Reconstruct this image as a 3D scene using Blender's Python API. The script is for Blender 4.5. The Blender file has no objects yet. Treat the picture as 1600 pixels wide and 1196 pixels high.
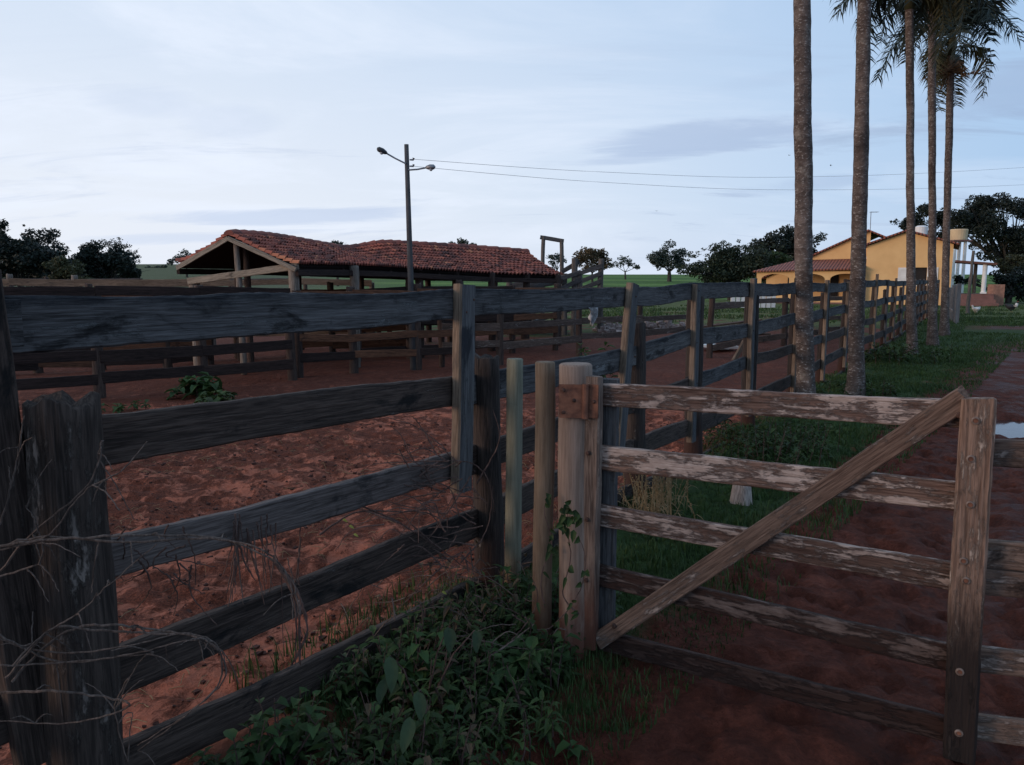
import bpy, bmesh, math, random
import numpy as np
from mathutils import Vector, Matrix, noise, Quaternion

S = bpy.context.scene
COL = S.collection
R = random.Random(7)
rad = math.radians

# ------------------------------------------------------------------ camera
PITCH = rad(7.64)
EYE = 1.6
cd = bpy.data.cameras.new("camera")
cam = bpy.data.objects.new("camera", cd)
COL.objects.link(cam)
cam.location = (0, 0, EYE)
cam.rotation_euler = (rad(90) - PITCH, 0, 0)
cd.sensor_width = 36.0
cd.lens = 27.0
cd.clip_start = 0.05
cd.clip_end = 3000
S.camera = cam

# ------------------------------------------------------------------ light, sky, exposure
SUN_EL = rad(9)
SUN_V = Vector((-0.93, -0.37, 0)).normalized()
SUN_ROT = math.atan2(SUN_V.x, SUN_V.y)
SUN_DIR = Vector((SUN_V.x * math.cos(SUN_EL), SUN_V.y * math.cos(SUN_EL), math.sin(SUN_EL)))
ld = bpy.data.lights.new("sun", 'SUN')
ld.energy = 1.5
ld.angle = rad(24)
ld.color = (1.0, 0.72, 0.54)
sun = bpy.data.objects.new("sun", ld)
COL.objects.link(sun)
sun.rotation_mode = 'QUATERNION'
sun.rotation_quaternion = (-SUN_DIR).to_track_quat('-Z', 'Y')
sun.location = (-20, -8, 12)

S.view_settings.view_transform = 'Standard'
S.view_settings.look = 'None'
S.view_settings.exposure = 0.0
S.view_settings.gamma = 1.0
S.render.engine = 'CYCLES'
S.cycles.max_bounces = 5
S.cycles.diffuse_bounces = 3
S.cycles.use_denoising = True

# small expression language on top of shader nodes
class E:
    def __init__(s, nt, sock): s.nt, s.s = nt, sock
    def _m(s, op, *o, clamp=False):
        n = s.nt.nodes.new('ShaderNodeMath'); n.operation = op; n.use_clamp = clamp
        for i, v in enumerate((s,) + o):
            if isinstance(v, E): s.nt.links.new(v.s, n.inputs[i])
            else: n.inputs[i].default_value = v
        return E(s.nt, n.outputs[0])
    def __add__(s, o): return s._m('ADD', o)
    def __radd__(s, o): return s._m('ADD', o)
    def __sub__(s, o): return s._m('SUBTRACT', o)
    def __rsub__(s, o): return (s * -1.0) + o
    def __mul__(s, o): return s._m('MULTIPLY', o)
    def __rmul__(s, o): return s._m('MULTIPLY', o)
    def __truediv__(s, o): return s._m('DIVIDE', o)
    def mx(s, o): return s._m('MAXIMUM', o)
    def mn(s, o): return s._m('MINIMUM', o)
    def sin(s): return s._m('SINE')
    def pw(s, o): return s._m('POWER', o)
    def step(s, a, b):      # smoothstep a..b
        n = s.nt.nodes.new('ShaderNodeMapRange'); n.interpolation_type = 'SMOOTHSTEP'
        s.nt.links.new(s.s, n.inputs['Value'])
        n.inputs['From Min'].default_value = a; n.inputs['From Max'].default_value = b
        n.inputs['To Min'].default_value = 0; n.inputs['To Max'].default_value = 1
        if a > b:
            n.inputs['From Min'].default_value = b; n.inputs['From Max'].default_value = a
            n.inputs['To Min'].default_value = 1; n.inputs['To Max'].default_value = 0
        return E(s.nt, n.outputs[0])

def link(nt, v, sock):
    if isinstance(v, E): nt.links.new(v.s, sock)
    elif isinstance(v, bpy.types.NodeSocket): nt.links.new(v, sock)
    elif isinstance(v, (tuple, list)) and sock.type == 'RGBA': sock.default_value = (*v[:3], 1)
    else: sock.default_value = v

def mixc(nt, f, a, b, blend='MIX'):
    n = nt.nodes.new('ShaderNodeMix'); n.data_type = 'RGBA'; n.blend_type = blend
    link(nt, f, n.inputs[0]); link(nt, a, n.inputs[6]); link(nt, b, n.inputs[7])
    return n.outputs[2]

def noi(nt, vec, scale, detail=5, rough=0.55, dist=0.0, color=False):
    n = nt.nodes.new('ShaderNodeTexNoise')
    if vec is not None: nt.links.new(vec, n.inputs['Vector'])
    n.inputs['Scale'].default_value = scale; n.inputs['Detail'].default_value = detail
    n.inputs['Roughness'].default_value = rough; n.inputs['Distortion'].default_value = dist
    return E(nt, n.outputs['Fac'])

def ramp(nt, f, stops):
    n = nt.nodes.new('ShaderNodeValToRGB')
    link(nt, f, n.inputs[0])
    el = n.color_ramp.elements
    while len(el) < len(stops): el.new(0.5)
    for e, (p, c) in zip(el, stops):
        e.position = p; e.color = (*c[:3], 1)
    return n.outputs[0]

def mapping(nt, vec, scale=(1, 1, 1), loc=None):
    n = nt.nodes.new('ShaderNodeMapping')
    nt.links.new(vec, n.inputs['Vector'])
    n.inputs['Scale'].default_value = scale
    if loc is not None: link(nt, loc, n.inputs['Location'])
    return n.outputs[0]

def build_world():
    w = bpy.data.worlds.new("World"); S.world = w; w.use_nodes = True
    nt = w.node_tree; nt.nodes.clear()
    out = nt.nodes.new('ShaderNodeOutputWorld'); bg = nt.nodes.new('ShaderNodeBackground')
    nt.links.new(bg.outputs[0], out.inputs[0])
    sky = nt.nodes.new('ShaderNodeTexSky'); sky.sky_type = 'NISHITA'; sky.sun_disc = False
    sky.sun_elevation = SUN_EL; sky.sun_rotation = SUN_ROT
    sky.air_density = 1.0; sky.dust_density = 1.2; sky.ozone_density = 2.0
    tc = nt.nodes.new('ShaderNodeTexCoord'); d = tc.outputs['Generated']
    sp = nt.nodes.new('ShaderNodeSeparateXYZ'); nt.links.new(d, sp.inputs[0])
    x, y, z = (E(nt, sp.outputs[i]) for i in range(3))
    # thin veil of cloud lit from the west: whiter towards the left, bluer to the right
    glow = (x * -0.90 + y * 0.44).step(-0.45, 0.98)
    low = z.step(0.55, 0.0)
    veil = mixc(nt, glow, (3.6, 5.8, 8.9), (6.6, 8.2, 10.3))
    veil = mixc(nt, (glow * low) * 0.85, veil, (9.9, 10.1, 10.9))
    base = mixc(nt, 0.86, sky.outputs[0], veil)
    # cloud sheets on a plane overhead
    zz = z.mx(0.0) + 0.16
    cb = nt.nodes.new('ShaderNodeCombineXYZ')
    link(nt, x / zz, cb.inputs[0]); link(nt, y / zz, cb.inputs[1])
    big = noi(nt, mapping(nt, cb.outputs[0], (0.55, 0.9, 1)), 1.1, 7, 0.62, 0.6)
    wisp = noi(nt, mapping(nt, cb.outputs[0], (0.50, 1.5, 1), (3.1, 0.4, 0)), 1.5, 8, 0.66, 0.9)
    bright = big.step(0.44, 0.66) * (glow * 0.55 + 0.12)
    base = mixc(nt, bright, base, (8.6, 9.3, 10.6))
    dark = wisp.step(0.53, 0.70) * (z.step(0.30, 0.14) * 0.62 + 0.07) * (1.0 - glow * 0.35) * z.step(0.0, 0.06)
    base = mixc(nt, dark, base, mixc(nt, glow, (2.9, 4.0, 5.9), (5.7, 6.6, 8.4)))
    # a few separate low banks of cloud, placed by bearing and height in the sky
    sb = x / y.mx(0.05)
    hb_ = (x * x + y * y)._m('SQRT'); el = z / hb_.mx(0.05)
    for s0, e0, ws, we, k in ((0.245, 0.172, 0.135, 0.020, 0.85), (0.165, 0.150, 0.085, 0.007, 0.6), (0.66, 0.200, 0.17, 0.026, 0.7), (0.38, 0.112, 0.09, 0.010, 0.5),
                              (-0.30, 0.075, 0.19, 0.011, 0.75), (-0.42, 0.050, 0.16, 0.008, 0.6), (-0.46, 0.20, 0.07, 0.018, 0.30), (-0.35, 0.185, 0.06, 0.02, 0.25), (0.33, 0.235, 0.09, 0.010, 0.25)):
        a_ = (sb - s0) / ws; b2 = (el - e0 - (sb - s0) * 0.05) / we
        q = (1.0 - (a_ * a_ + b2 * b2)) + (wisp - 0.5) * 5.0 + (big - 0.5) * 2.5
        base = mixc(nt, q.step(-0.5, 0.9) * k * y.step(0.05, 0.15), base, mixc(nt, glow, (3.3, 4.6, 6.8), (5.9, 6.9, 8.8)))
    hz = z.step(0.12, 0.0) * 0.35
    base = mixc(nt, hz, base, mixc(nt, glow, (5.9, 6.8, 8.8), (8.2, 8.8, 10.0)))
    nt.links.new(base, bg.inputs[0])
    bg.inputs[1].default_value = 0.10
build_world()

# ------------------------------------------------------------------ helpers
def W(px, py, Y):
    """where photo pixel (px,py) lies at ground distance Y"""
    dx, dy = (px - 800) / 1200.0, (598 - py) / 1200.0
    f = math.cos(PITCH) + dy * math.sin(PITCH)
    u = -math.sin(PITCH) + dy * math.cos(PITCH)
    return Vector((dx / f * Y, Y, EYE + u / f * Y))

def G(px, py, z=0.0):
    dx, dy = (px - 800) / 1200.0, (598 - py) / 1200.0
    f = math.cos(PITCH) + dy * math.sin(PITCH)
    u = -math.sin(PITCH) + dy * math.cos(PITCH)
    t = (z - EYE) / u
    return Vector((dx * t, f * t, z))

def fx(Y): return -2.45 + 0.617 * Y         # the near fence's line
FD = Vector((0.617, 1, 0)).normalized()
FN = Vector((1, -0.617, 0)).normalized()    # towards the lane

def sstep(a, b, v):
    t = min(1, max(0, (v - a) / (b - a))); return t * t * (3 - 2 * t)

def land(x, y):
    """broad relief"""
    q = max(y, 1)
    left = sstep(-0.25, -0.42, x / q)
    top = 3.1 + 3.0 * left
    z = sstep(55, 240, y) * top
    if y > 240: z -= sstep(240, 700, y) * top * 1.4
    return z

class MB:
    def __init__(s): s.v, s.f, s.c = [], [], []
    def add(s, vs, fs, col=None):
        b = len(s.v); s.v += [tuple(p) for p in vs]
        s.f += [tuple(i + b for i in f) for f in fs]
        s.c += [col] * len(fs)
    def box(s, c, size, rz=0.0, M=None, jit=0, col=None):
        hx, hy, hz = (k / 2 for k in size)
        m = M if M is not None else Matrix.Translation(c) @ Matrix.Rotation(rz, 4, 'Z')
        vs = [m @ Vector((sx * hx + R.uniform(-jit, jit), sy * hy + R.uniform(-jit, jit), sz * hz + R.uniform(-jit, jit)))
              for sx in (-1, 1) for sy in (-1, 1) for sz in (-1, 1)]
        s.add(vs, [(0, 1, 3, 2), (4, 6, 7, 5), (0, 4, 5, 1), (2, 3, 7, 6), (0, 2, 6, 4), (1, 5, 7, 3)], col)
    def tube(s, pts, radii, n=8, cap=True, col=None):
        pts = [Vector(p) for p in pts]
        if not isinstance(radii, (list, tuple)): radii = [radii] * len(pts)
        vs, fs = [], []
        for i, p in enumerate(pts):
            t = (pts[min(i + 1, len(pts) - 1)] - pts[max(i - 1, 0)])
            t = t.normalized() if t.length > 1e-9 else Vector((0, 0, 1))
            a = Vector((1, 0, 0)) if abs(t.x) < 0.8 else Vector((0, 1, 0))
            u = t.cross(a).normalized(); w = t.cross(u)
            for k in range(n):
                an = 2 * math.pi * k / n
                vs.append(p + (u * math.cos(an) + w * math.sin(an)) * radii[i])
        for i in range(len(pts) - 1):
            for k in range(n):
                a, b = i * n + k, i * n + (k + 1) % n
                fs.append((a, b, b + n, a + n))
        if cap:
            fs.append(tuple(range(n - 1, -1, -1))); fs.append(tuple((len(pts) - 1) * n + k for k in range(n)))
        s.add(vs, fs, col)
    def quadleaf(s, p, a, b, col=None):
        s.add([p - a, p + b * 0.5 + a * 0.1, p + a, p - b * 0.5 + a * 0.1], [(0, 1, 2, 3)], col)
    def mesh(s, name, smooth=False):
        me = bpy.data.meshes.new(name)
        me.from_pydata(s.v, [], s.f); me.update()
        if smooth: me.polygons.foreach_set('use_smooth', [True] * len(me.polygons))
        if any(c is not None for c in s.c):
            at = me.color_attributes.new('tint', 'FLOAT_COLOR', 'CORNER')
            arr = []
            for p, c in zip(me.polygons, s.c):
                cc = c if c is not None else 0.5
                arr += [cc, cc, cc, 1.0] * p.loop_total
            at.data.foreach_set('color', arr)
        return me
    def build(s, name, mat, parent=None, M=None, smooth=False):
        return put(name, s.mesh(name, smooth), mat, parent, M)

def put(name, me, mat, parent=None, M=None):
    o = bpy.data.objects.new(name, me); COL.objects.link(o)
    if mat is not None and len(me.materials) == 0: me.materials.append(mat)
    if parent is not None:
        o.parent = parent
        o.matrix_basis = parent.matrix_basis.inverted() @ (M if M is not None else Matrix())
    elif M is not None: o.matrix_basis = M
    return o

def tag(o, label, cat, group=None):
    o['label'] = label; o['category'] = cat
    if group: o['group'] = group
    return o

def thing(name, label, cat, loc, group=None, rz=0.0):
    o = bpy.data.objects.new(name, None); COL.objects.link(o)
    o.empty_display_size = 0.2
    o.matrix_basis = Matrix.Translation(Vector(loc)) @ Matrix.Rotation(rz, 4, 'Z')
    return tag(o, label, cat, group)

def frame_of(A, B, up=Vector((0, 0, 1))):
    """matrix with X running from A to B, Z as near up as it goes, origin in A"""
    A, B = Vector(A), Vector(B)
    x = (B - A).normalized(); y = up.cross(x)
    if y.length < 1e-4: y = Vector((0, 1, 0)).cross(x)
    y.normalize(); z = x.cross(y)
    M = Matrix((x, y, z)).transposed().to_4x4(); M.translation = A
    return M

def nz(x, y=0.0, z=0.0): return noise.noise(Vector((x, y, z)))

def plank_mesh(L, h, t, seed, wob=0.008, ends=0.01, nx=None, sag=0.0):
    """old sawn board along X, centred on height and thickness"""
    nx = nx or max(6, int(L / 0.03))
    mb = MB(); b = min(t, h) * 0.16
    prof = [(-t/2, -h/2 + b), (-t/2 + b, -h/2), (t/2 - b, -h/2), (t/2, -h/2 + b),
            (t/2, h/2 - b), (t/2 - b, h/2), (-t/2 + b, h/2), (-t/2, h/2 - b)]
    vs, fs = [], []
    for i in range(nx + 1):
        x = L * i / nx
        for k, (py, pz) in enumerate(prof):
            e = nz(x * 1.7 + seed * 7.3, 11.0 if pz > 0 else 3.0, seed) * wob * 0.9
            e += nz(x * 6.0 + seed * 5.3, 2.0 if pz > 0 else 8.0, seed) * wob * 0.35
            e += nz(x * 31.0 + seed * 3.1, 5.0 if pz > 0 else 9.0, seed) * wob * 0.28
            w = nz(x * 1.3, seed * 2.7, 1.5) * wob * 1.2
            s_ = -sag * math.sin(math.pi * i / nx)
            dx = 0.0
            if i in (0, nx): dx = nz(pz * 30 + seed, py * 40, i) * ends
            vs.append((x + dx, py + w + nz(x * 9, pz * 20, seed) * wob * 0.25, pz + e + s_))
    n = 8
    for i in range(nx):
        for k in range(n):
            a, c = i * n + k, i * n + (k + 1) % n
            fs.append((a, c, c + n, a + n))
    fs.append(tuple(range(n - 1, -1, -1))); fs.append(tuple(nx * n + k for k in range(n)))
    mb.add(vs, fs)
    return mb.mesh('plank')

def plank(name, A, B, h, t, mat, parent, seed=None, up=Vector((0, 0, 1)), edge=None, **kw):
    A, B = Vector(A), Vector(B)
    seed = R.uniform(0, 90) if seed is None else seed
    me = plank_mesh((B - A).length, h, t, seed, **kw)
    me.name = name
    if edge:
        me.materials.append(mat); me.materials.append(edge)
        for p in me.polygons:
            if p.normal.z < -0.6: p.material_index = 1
    return put(name, me, mat, parent, frame_of(A, B, up))

def post_mesh(H, r0, r1, seed, n=18, lump=0.12, split=0.0, top='flat', sq=0.0, bark=0.0):
    """rough post along Z from 0 to H"""
    mb = MB(); vs, fs = [], []
    m = max(8, int(H / 0.055))
    for i in range(m + 1):
        z = H * i / m; r = r0 + (r1 - r0) * i / m
        cx = nz(z * 1.6, seed, 0.3) * r * 0.25; cy = nz(z * 1.6, seed, 7.3) * r * 0.25
        for k in range(n):
            a = 2 * math.pi * k / n
            rr = r * (1 + lump * nz(math.cos(a) * 1.4 + seed, math.sin(a) * 1.4, z * 1.5)
                      + lump * 0.5 * nz(math.cos(a) * 5 + seed, math.sin(a) * 5, z * 1.2)
                      + bark * nz(math.cos(a) * 9 + seed, math.sin(a) * 9, z * 4))
            if sq: rr *= 1 + sq * (1 / max(abs(math.cos(a)), abs(math.sin(a))) - 1)
            zz = z
            if i == m and top == 'rough': zz += (nz(math.cos(a) * 1.2 + seed, math.sin(a) * 1.2, 2) * 0.35 + nz(math.cos(a) * 7 + seed, math.sin(a) * 7, 2) * 0.30) * r
            if i == m and top == 'slant': zz += math.cos(a - seed) * r * 0.35
            vs.append((cx + math.cos(a) * rr, cy + math.sin(a) * rr, zz))
    for i in range(m):
        for k in range(n):
            a, c = i * n + k, i * n + (k + 1) % n
            fs.append((a, c, c + n, a + n))
    b = len(vs)
    mid = Vector((0, 0, 0))
    for k in range(n): mid += Vector(vs[m * n + k]) / n
    ring = [tuple(Vector(vs[m * n + k]).lerp(mid, 0.12) + Vector((0, 0, r1 * 0.10))) for k in range(n)]
    vs += ring; vs.append(tuple(mid + Vector((0, 0, r1 * (0.02 if top != 'rough' else -0.35)))))
    for k in range(n):
        fs.append((m * n + k, m * n + (k + 1) % n, b + (k + 1) % n, b + k))
        fs.append((b + k, b + (k + 1) % n, b + n))
    fs.append(tuple(range(n - 1, -1, -1)))
    mb.add(vs, fs); me = mb.mesh('post', True)
    return me

def post(name, A, B, r0, r1, mat, parent, seed=None, **kw):
    """A base, B top"""
    A, B = Vector(A), Vector(B); seed = R.uniform(0, 90) if seed is None else seed
    me = post_mesh((B - A).length, r0, r1, seed, **kw); me.name = name
    z = (B - A).normalized(); x = Vector((1, 0, 0)); y = z.cross(x).normalized(); x = y.cross(z)
    M = Matrix((x, y, z)).transposed().to_4x4(); M.translation = A
    return put(name, me, mat, parent, M)

# ------------------------------------------------------------------ materials
def newmat(name):
    m = bpy.data.materials.new(name); m.use_nodes = True
    nt = m.node_tree; b = nt.nodes['Principled BSDF']
    return m, nt, b

def wood(name, dark, mid, light, axis='X', patch=None, mud=None, rough=0.9, bump=0.8, streak=1.0, cover=None, top=None, ps=(4.5, 12.0), fl=0.16):
    m, nt, b = newmat(name)
    tc = nt.nodes.new('ShaderNodeTexCoord'); oi = nt.nodes.new('ShaderNodeObjectInfo')
    rn = E(nt, oi.outputs['Random'])
    cb = nt.nodes.new('ShaderNodeCombineXYZ')
    for i, k in enumerate((37.0, 61.0, 17.0)): link(nt, rn * k, cb.inputs[i])
    def sc(al, ac): return (al, ac, ac) if axis == 'X' else (ac, ac, al)
    v1 = mapping(nt, tc.outputs['Object'], sc(0.8, 9.0), cb.outputs[0])
    v2 = mapping(nt, tc.outputs['Object'], sc(2.2, 70.0), cb.outputs[0])
    v3 = mapping(nt, tc.outputs['Object'], sc(*ps), cb.outputs[0])
    n1 = noi(nt, v1, 1.0, 6, 0.62, 0.4); n2 = noi(nt, v2, 1.0, 4, 0.6, 0.2); n3 = noi(nt, v3, 1.0, 10, 0.76, 0.15)
    c = ramp(nt, n1, [(0.30, dark), (0.52, mid), (0.74, light)])
    st = n2.step(0.32, 0.66)
    c = mixc(nt, (1.0 - st) * (0.62 * streak), c, tuple(k * 0.32 for k in dark))
    n5 = noi(nt, mapping(nt, tc.outputs['Object'], sc(9.0, 150.0), cb.outputs[0]), 1.0, 3, 0.6)
    c = mixc(nt, n5.step(0.35, 0.70) * 0.55 * streak, c, mixc(nt, 0.5, c, tuple(min(1, k * 1.9) for k in light)))
    kn = noi(nt, mapping(nt, tc.outputs['Object'], sc(5.0, 9.0), cb.outputs[0]), 1.0, 2, 0.5).step(0.74, 0.80)
    c = mixc(nt, kn * 0.7, c, tuple(k * 0.4 for k in dark))
    hgt = n2 * 0.6 + n1 * 0.4 + n5 * 0.35
    if patch:
        pc, a, w = patch
        pm = (n3 + (n2 - 0.5) * fl + (n1 - 0.5) * fl).step(a, a + w)
        pv = noi(nt, v3, 3.1, 4, 0.6).step(0.3, 0.75)
        c = mixc(nt, pm * (pv * 0.5 + 0.5), c, pc)
        hgt = hgt + pm * 0.5
    if cover:       # second blotch layer, e.g. black algae or lichen
        cc, a, w, s_ = cover
        v4 = mapping(nt, tc.outputs['Object'], sc(s_ * 0.45, s_), cb.outputs[0])
        cm = noi(nt, v4, 1.0, 7, 0.68, 0.5).step(a, a + w)
        c = mixc(nt, cm * 0.92, c, cc)
    if top:         # weathered upper edge of a board
        tcol, z0, z1 = top
        so = nt.nodes.new('ShaderNodeSeparateXYZ'); nt.links.new(tc.outputs['Object'], so.inputs[0])
        zz = E(nt, so.outputs[2]) + (n3 - 0.5) * 0.16
        c = mixc(nt, zz.step(z0, z1) * 0.85, c, tcol)
    c = mixc(nt, 0.42, c, mixc(nt, rn, (0.62, 0.62, 0.66), (1.3, 1.25, 1.2)), 'MULTIPLY')
    if mud:
        mc, z0, z1 = mud
        ge = nt.nodes.new('ShaderNodeNewGeometry'); sp = nt.nodes.new('ShaderNodeSeparateXYZ')
        nt.links.new(ge.outputs['Position'], sp.inputs[0])
        mm = (E(nt, sp.outputs[2]) + (n3 - 0.5) * 0.75 + (n1 - 0.5) * 0.35).step(z1, z0)
        c = mixc(nt, mm * 0.94, c, mc)
    nt.links.new(c, b.inputs['Base Color'])
    b.inputs['Roughness'].default_value = rough
    b.inputs['Specular IOR Level'].default_value = 0.25
    bp = nt.nodes.new('ShaderNodeBump'); bp.inputs['Strength'].default_value = bump
    bp.inputs['Distance'].default_value = 0.012
    link(nt, hgt, bp.inputs['Height']); nt.links.new(bp.outputs[0], b.inputs['Normal'])
    return m

def plain(name, c, rough=0.8, var=0.35, scale=6.0, c2=None, metal=0.0, bump=0.0, spec=0.3):
    m, nt, b = newmat(name)
    tc = nt.nodes.new('ShaderNodeTexCoord')
    n = noi(nt, tc.outputs['Object'], scale, 6, 0.62)
    a = c2 or tuple(k * (1 - var) for k in c)
    col = ramp(nt, n, [(0.35, a), (0.65, c)])
    nt.links.new(col, b.inputs['Base Color'])
    b.inputs['Roughness'].default_value = rough; b.inputs['Metallic'].default_value = metal
    b.inputs['Specular IOR Level'].default_value = spec
    if bump:
        bp = nt.nodes.new('ShaderNodeBump'); bp.inputs['Strength'].default_value = bump; bp.inputs['Distance'].default_value = 0.02
        link(nt, n, bp.inputs['Height']); nt.links.new(bp.outputs[0], b.inputs['Normal'])
    return m

def leafmat(name, c, c2, trans=0.25, scale=1.2, rough=0.6):
    m, nt, b = newmat(name)
    at = nt.nodes.new('ShaderNodeVertexColor'); at.layer_name = 'tint'
    sp = nt.nodes.new('ShaderNodeSeparateColor'); nt.links.new(at.outputs[0], sp.inputs[0])
    ge = nt.nodes.new('ShaderNodeTexCoord')
    n = noi(nt, ge.outputs['Object'], scale, 3, 0.6)
    col = mixc(nt, (E(nt, sp.outputs[0]) * 0.7 + (n - 0.5) * 1.2 + 0.15), c, c2)
    nt.links.new(col, b.inputs['Base Color']); b.inputs['Roughness'].default_value = rough
    b.inputs['Specular IOR Level'].default_value = 0.25
    if trans:
        tr = nt.nodes.new('ShaderNodeBsdfTranslucent'); nt.links.new(col, tr.inputs[0])
        mx = nt.nodes.new('ShaderNodeMixShader'); mx.inputs[0].default_value = trans
        nt.links.new(b.outputs[0], mx.inputs[1]); nt.links.new(tr.outputs[0], mx.inputs[2])
        nt.links.new(mx.outputs[0], nt.nodes['Material Output'].inputs[0])
    return m

MUD = (0.034, 0.015, 0.011)
M = {}
M['rail'] = wood('weathered_fence_board', (0.040, 0.035, 0.034), (0.082, 0.074, 0.072), (0.135, 0.124, 0.120), 'X',
                 patch=((0.23, 0.225, 0.22), 0.56, 0.12), cover=((0.014, 0.012, 0.012), 0.53, 0.12, 8.0), top=((0.012, 0.013, 0.017), 0.02, 0.075))
M['raildark'] = wood('black_brown_fence_board', (0.018, 0.011, 0.009), (0.050, 0.033, 0.026), (0.100, 0.069, 0.056), 'X',
                 patch=((0.17, 0.14, 0.125), 0.585, 0.10), cover=((0.007, 0.006, 0.006), 0.54, 0.10, 6.0))
M['railbrown'] = wood('brown_fence_board', (0.05, 0.028, 0.02), (0.10, 0.058, 0.04), (0.17, 0.105, 0.075), 'X',
                      patch=((0.20, 0.17, 0.15), 0.62, 0.08), cover=((0.02, 0.015, 0.015), 0.57, 0.10, 5.0))
M['railgrey'] = wood('grey_brown_board', (0.046, 0.034, 0.031), (0.105, 0.080, 0.072), (0.165, 0.132, 0.12), 'X',
                     cover=((0.02, 0.017, 0.017), 0.57, 0.08, 4.0))
M['upright'] = wood('weathered_upright_board', (0.036, 0.034, 0.036), (0.076, 0.072, 0.074), (0.13, 0.124, 0.122), 'X',
                    patch=((0.20, 0.18, 0.16), 0.60, 0.08), cover=((0.018, 0.018, 0.022), 0.58, 0.09, 6.0))
M['edge'] = wood('tan_upright_side', (0.09, 0.06, 0.042), (0.17, 0.12, 0.085), (0.25, 0.185, 0.135), 'X', cover=((0.09, 0.07, 0.055), 0.58, 0.1, 6.0))  # tan colour for one narrow side of most fence uprights
M['darkpost'] = wood('blackened_fence_post', (0.014, 0.011, 0.011), (0.034, 0.025, 0.022), (0.075, 0.055, 0.045), 'Z',
                     patch=((0.17, 0.145, 0.13), 0.61, 0.06), bump=1.0, mud=((0.05, 0.022, 0.016), 0.0, 0.45))
M['bigpost'] = wood('charred_bark_post', (0.017, 0.011, 0.009), (0.044, 0.030, 0.024), (0.092, 0.065, 0.052), 'Z',
                    patch=((0.24, 0.19, 0.16), 0.545, 0.09), cover=((0.20, 0.090, 0.022), 0.66, 0.05, 5.5), bump=1.0)
M['gate'] = wood('peeling_gate_board', (0.070, 0.036, 0.027), (0.165, 0.094, 0.070), (0.27, 0.175, 0.135), 'X',
                 patch=((0.48, 0.37, 0.315), 0.445, 0.10), mud=(MUD, 0.20, 0.86), bump=1.0, ps=(7.0, 24.0), fl=0.34)
M['gatestile'] = wood('peeling_gate_stile', (0.11, 0.062, 0.043), (0.22, 0.135, 0.098), (0.33, 0.22, 0.165), 'X',
                      patch=((0.46, 0.355, 0.29), 0.49, 0.10), cover=((0.07, 0.042, 0.030), 0.58, 0.10, 5.0), mud=((0.016, 0.011, 0.010), 0.30, 0.66), bump=0.9, ps=(6.0, 22.0), fl=0.3)
M['gatestileh'] = wood('hinge_stile_board', (0.09, 0.058, 0.045), (0.17, 0.115, 0.09), (0.27, 0.20, 0.16), 'X',
                       patch=((0.42, 0.33, 0.27), 0.53, 0.10), mud=((0.10, 0.036, 0.022), 0.0, 0.42), bump=0.6)
M['brace'] = wood('gate_brace_board', (0.085, 0.048, 0.034), (0.165, 0.100, 0.072), (0.25, 0.165, 0.122), 'X',
                  patch=((0.40, 0.31, 0.26), 0.52, 0.10), cover=((0.05, 0.030, 0.022), 0.57, 0.10, 5.0), bump=0.9, ps=(7.0, 24.0), fl=0.3)
M['round'] = wood('pale_round_post', (0.17, 0.115, 0.088), (0.245, 0.172, 0.134), (0.33, 0.245, 0.195), 'Z', streak=0.55,
                  mud=((0.13, 0.045, 0.028), 0.02, 0.38), bump=0.25)
M['roundgreen'] = wood('greenish_round_post', (0.11, 0.105, 0.075), (0.17, 0.16, 0.115), (0.24, 0.22, 0.165), 'Z', streak=0.55,
                       mud=((0.10, 0.055, 0.03), 0.02, 0.45), bump=0.25)
M['roundbrown'] = wood('brown_round_post', (0.13, 0.085, 0.055), (0.20, 0.138, 0.092), (0.27, 0.195, 0.135), 'Z', streak=0.6,
                       mud=((0.09, 0.038, 0.02), 0.02, 0.42), bump=0.25)
M['tan'] = wood('tan_corral_board', (0.10, 0.06, 0.038), (0.19, 0.118, 0.076), (0.29, 0.19, 0.125), 'X', cover=((0.06, 0.045, 0.035), 0.60, 0.10, 3.0))
M['orange'] = wood('orange_brown_board', (0.055, 0.025, 0.014), (0.13, 0.055, 0.030), (0.21, 0.092, 0.05), 'X', cover=((0.03, 0.017, 0.013), 0.56, 0.12, 2.5))
M['corraldark'] = wood('dark_corral_board', (0.012, 0.007, 0.006), (0.030, 0.017, 0.014), (0.058, 0.034, 0.027), 'X')
M['corralpost'] = wood('dark_corral_post', (0.022, 0.014, 0.013), (0.05, 0.032, 0.027), (0.10, 0.066, 0.05), 'Z', patch=((0.16, 0.12, 0.09), 0.63, 0.08))
M['shedpost'] = wood('grey_shed_post', (0.10, 0.08, 0.065), (0.18, 0.145, 0.12), (0.28, 0.23, 0.19), 'Z', cover=((0.05, 0.04, 0.035), 0.58, 0.1, 4.0))
M['shedboard'] = wood('grey_shed_board', (0.13, 0.105, 0.08), (0.24, 0.195, 0.15), (0.34, 0.28, 0.22), 'X', cover=((0.07, 0.055, 0.045), 0.58, 0.1, 4.0))
M['lichen'] = wood('lichen_corral_board', (0.05, 0.032, 0.026), (0.10, 0.066, 0.052), (0.17, 0.115, 0.09), 'X', patch=((0.30, 0.25, 0.22), 0.56, 0.08))
M['rampwood'] = wood('grey_ramp_board', (0.03, 0.03, 0.032), (0.06, 0.06, 0.062), (0.11, 0.105, 0.105), 'X')
M['ramppost'] = wood('grey_ramp_post', (0.04, 0.035, 0.032), (0.09, 0.08, 0.072), (0.20, 0.17, 0.15), 'Z')
M['picket'] = wood('grey_picket_board', (0.10, 0.085, 0.08), (0.17, 0.15, 0.14), (0.25, 0.22, 0.205), 'X')
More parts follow.
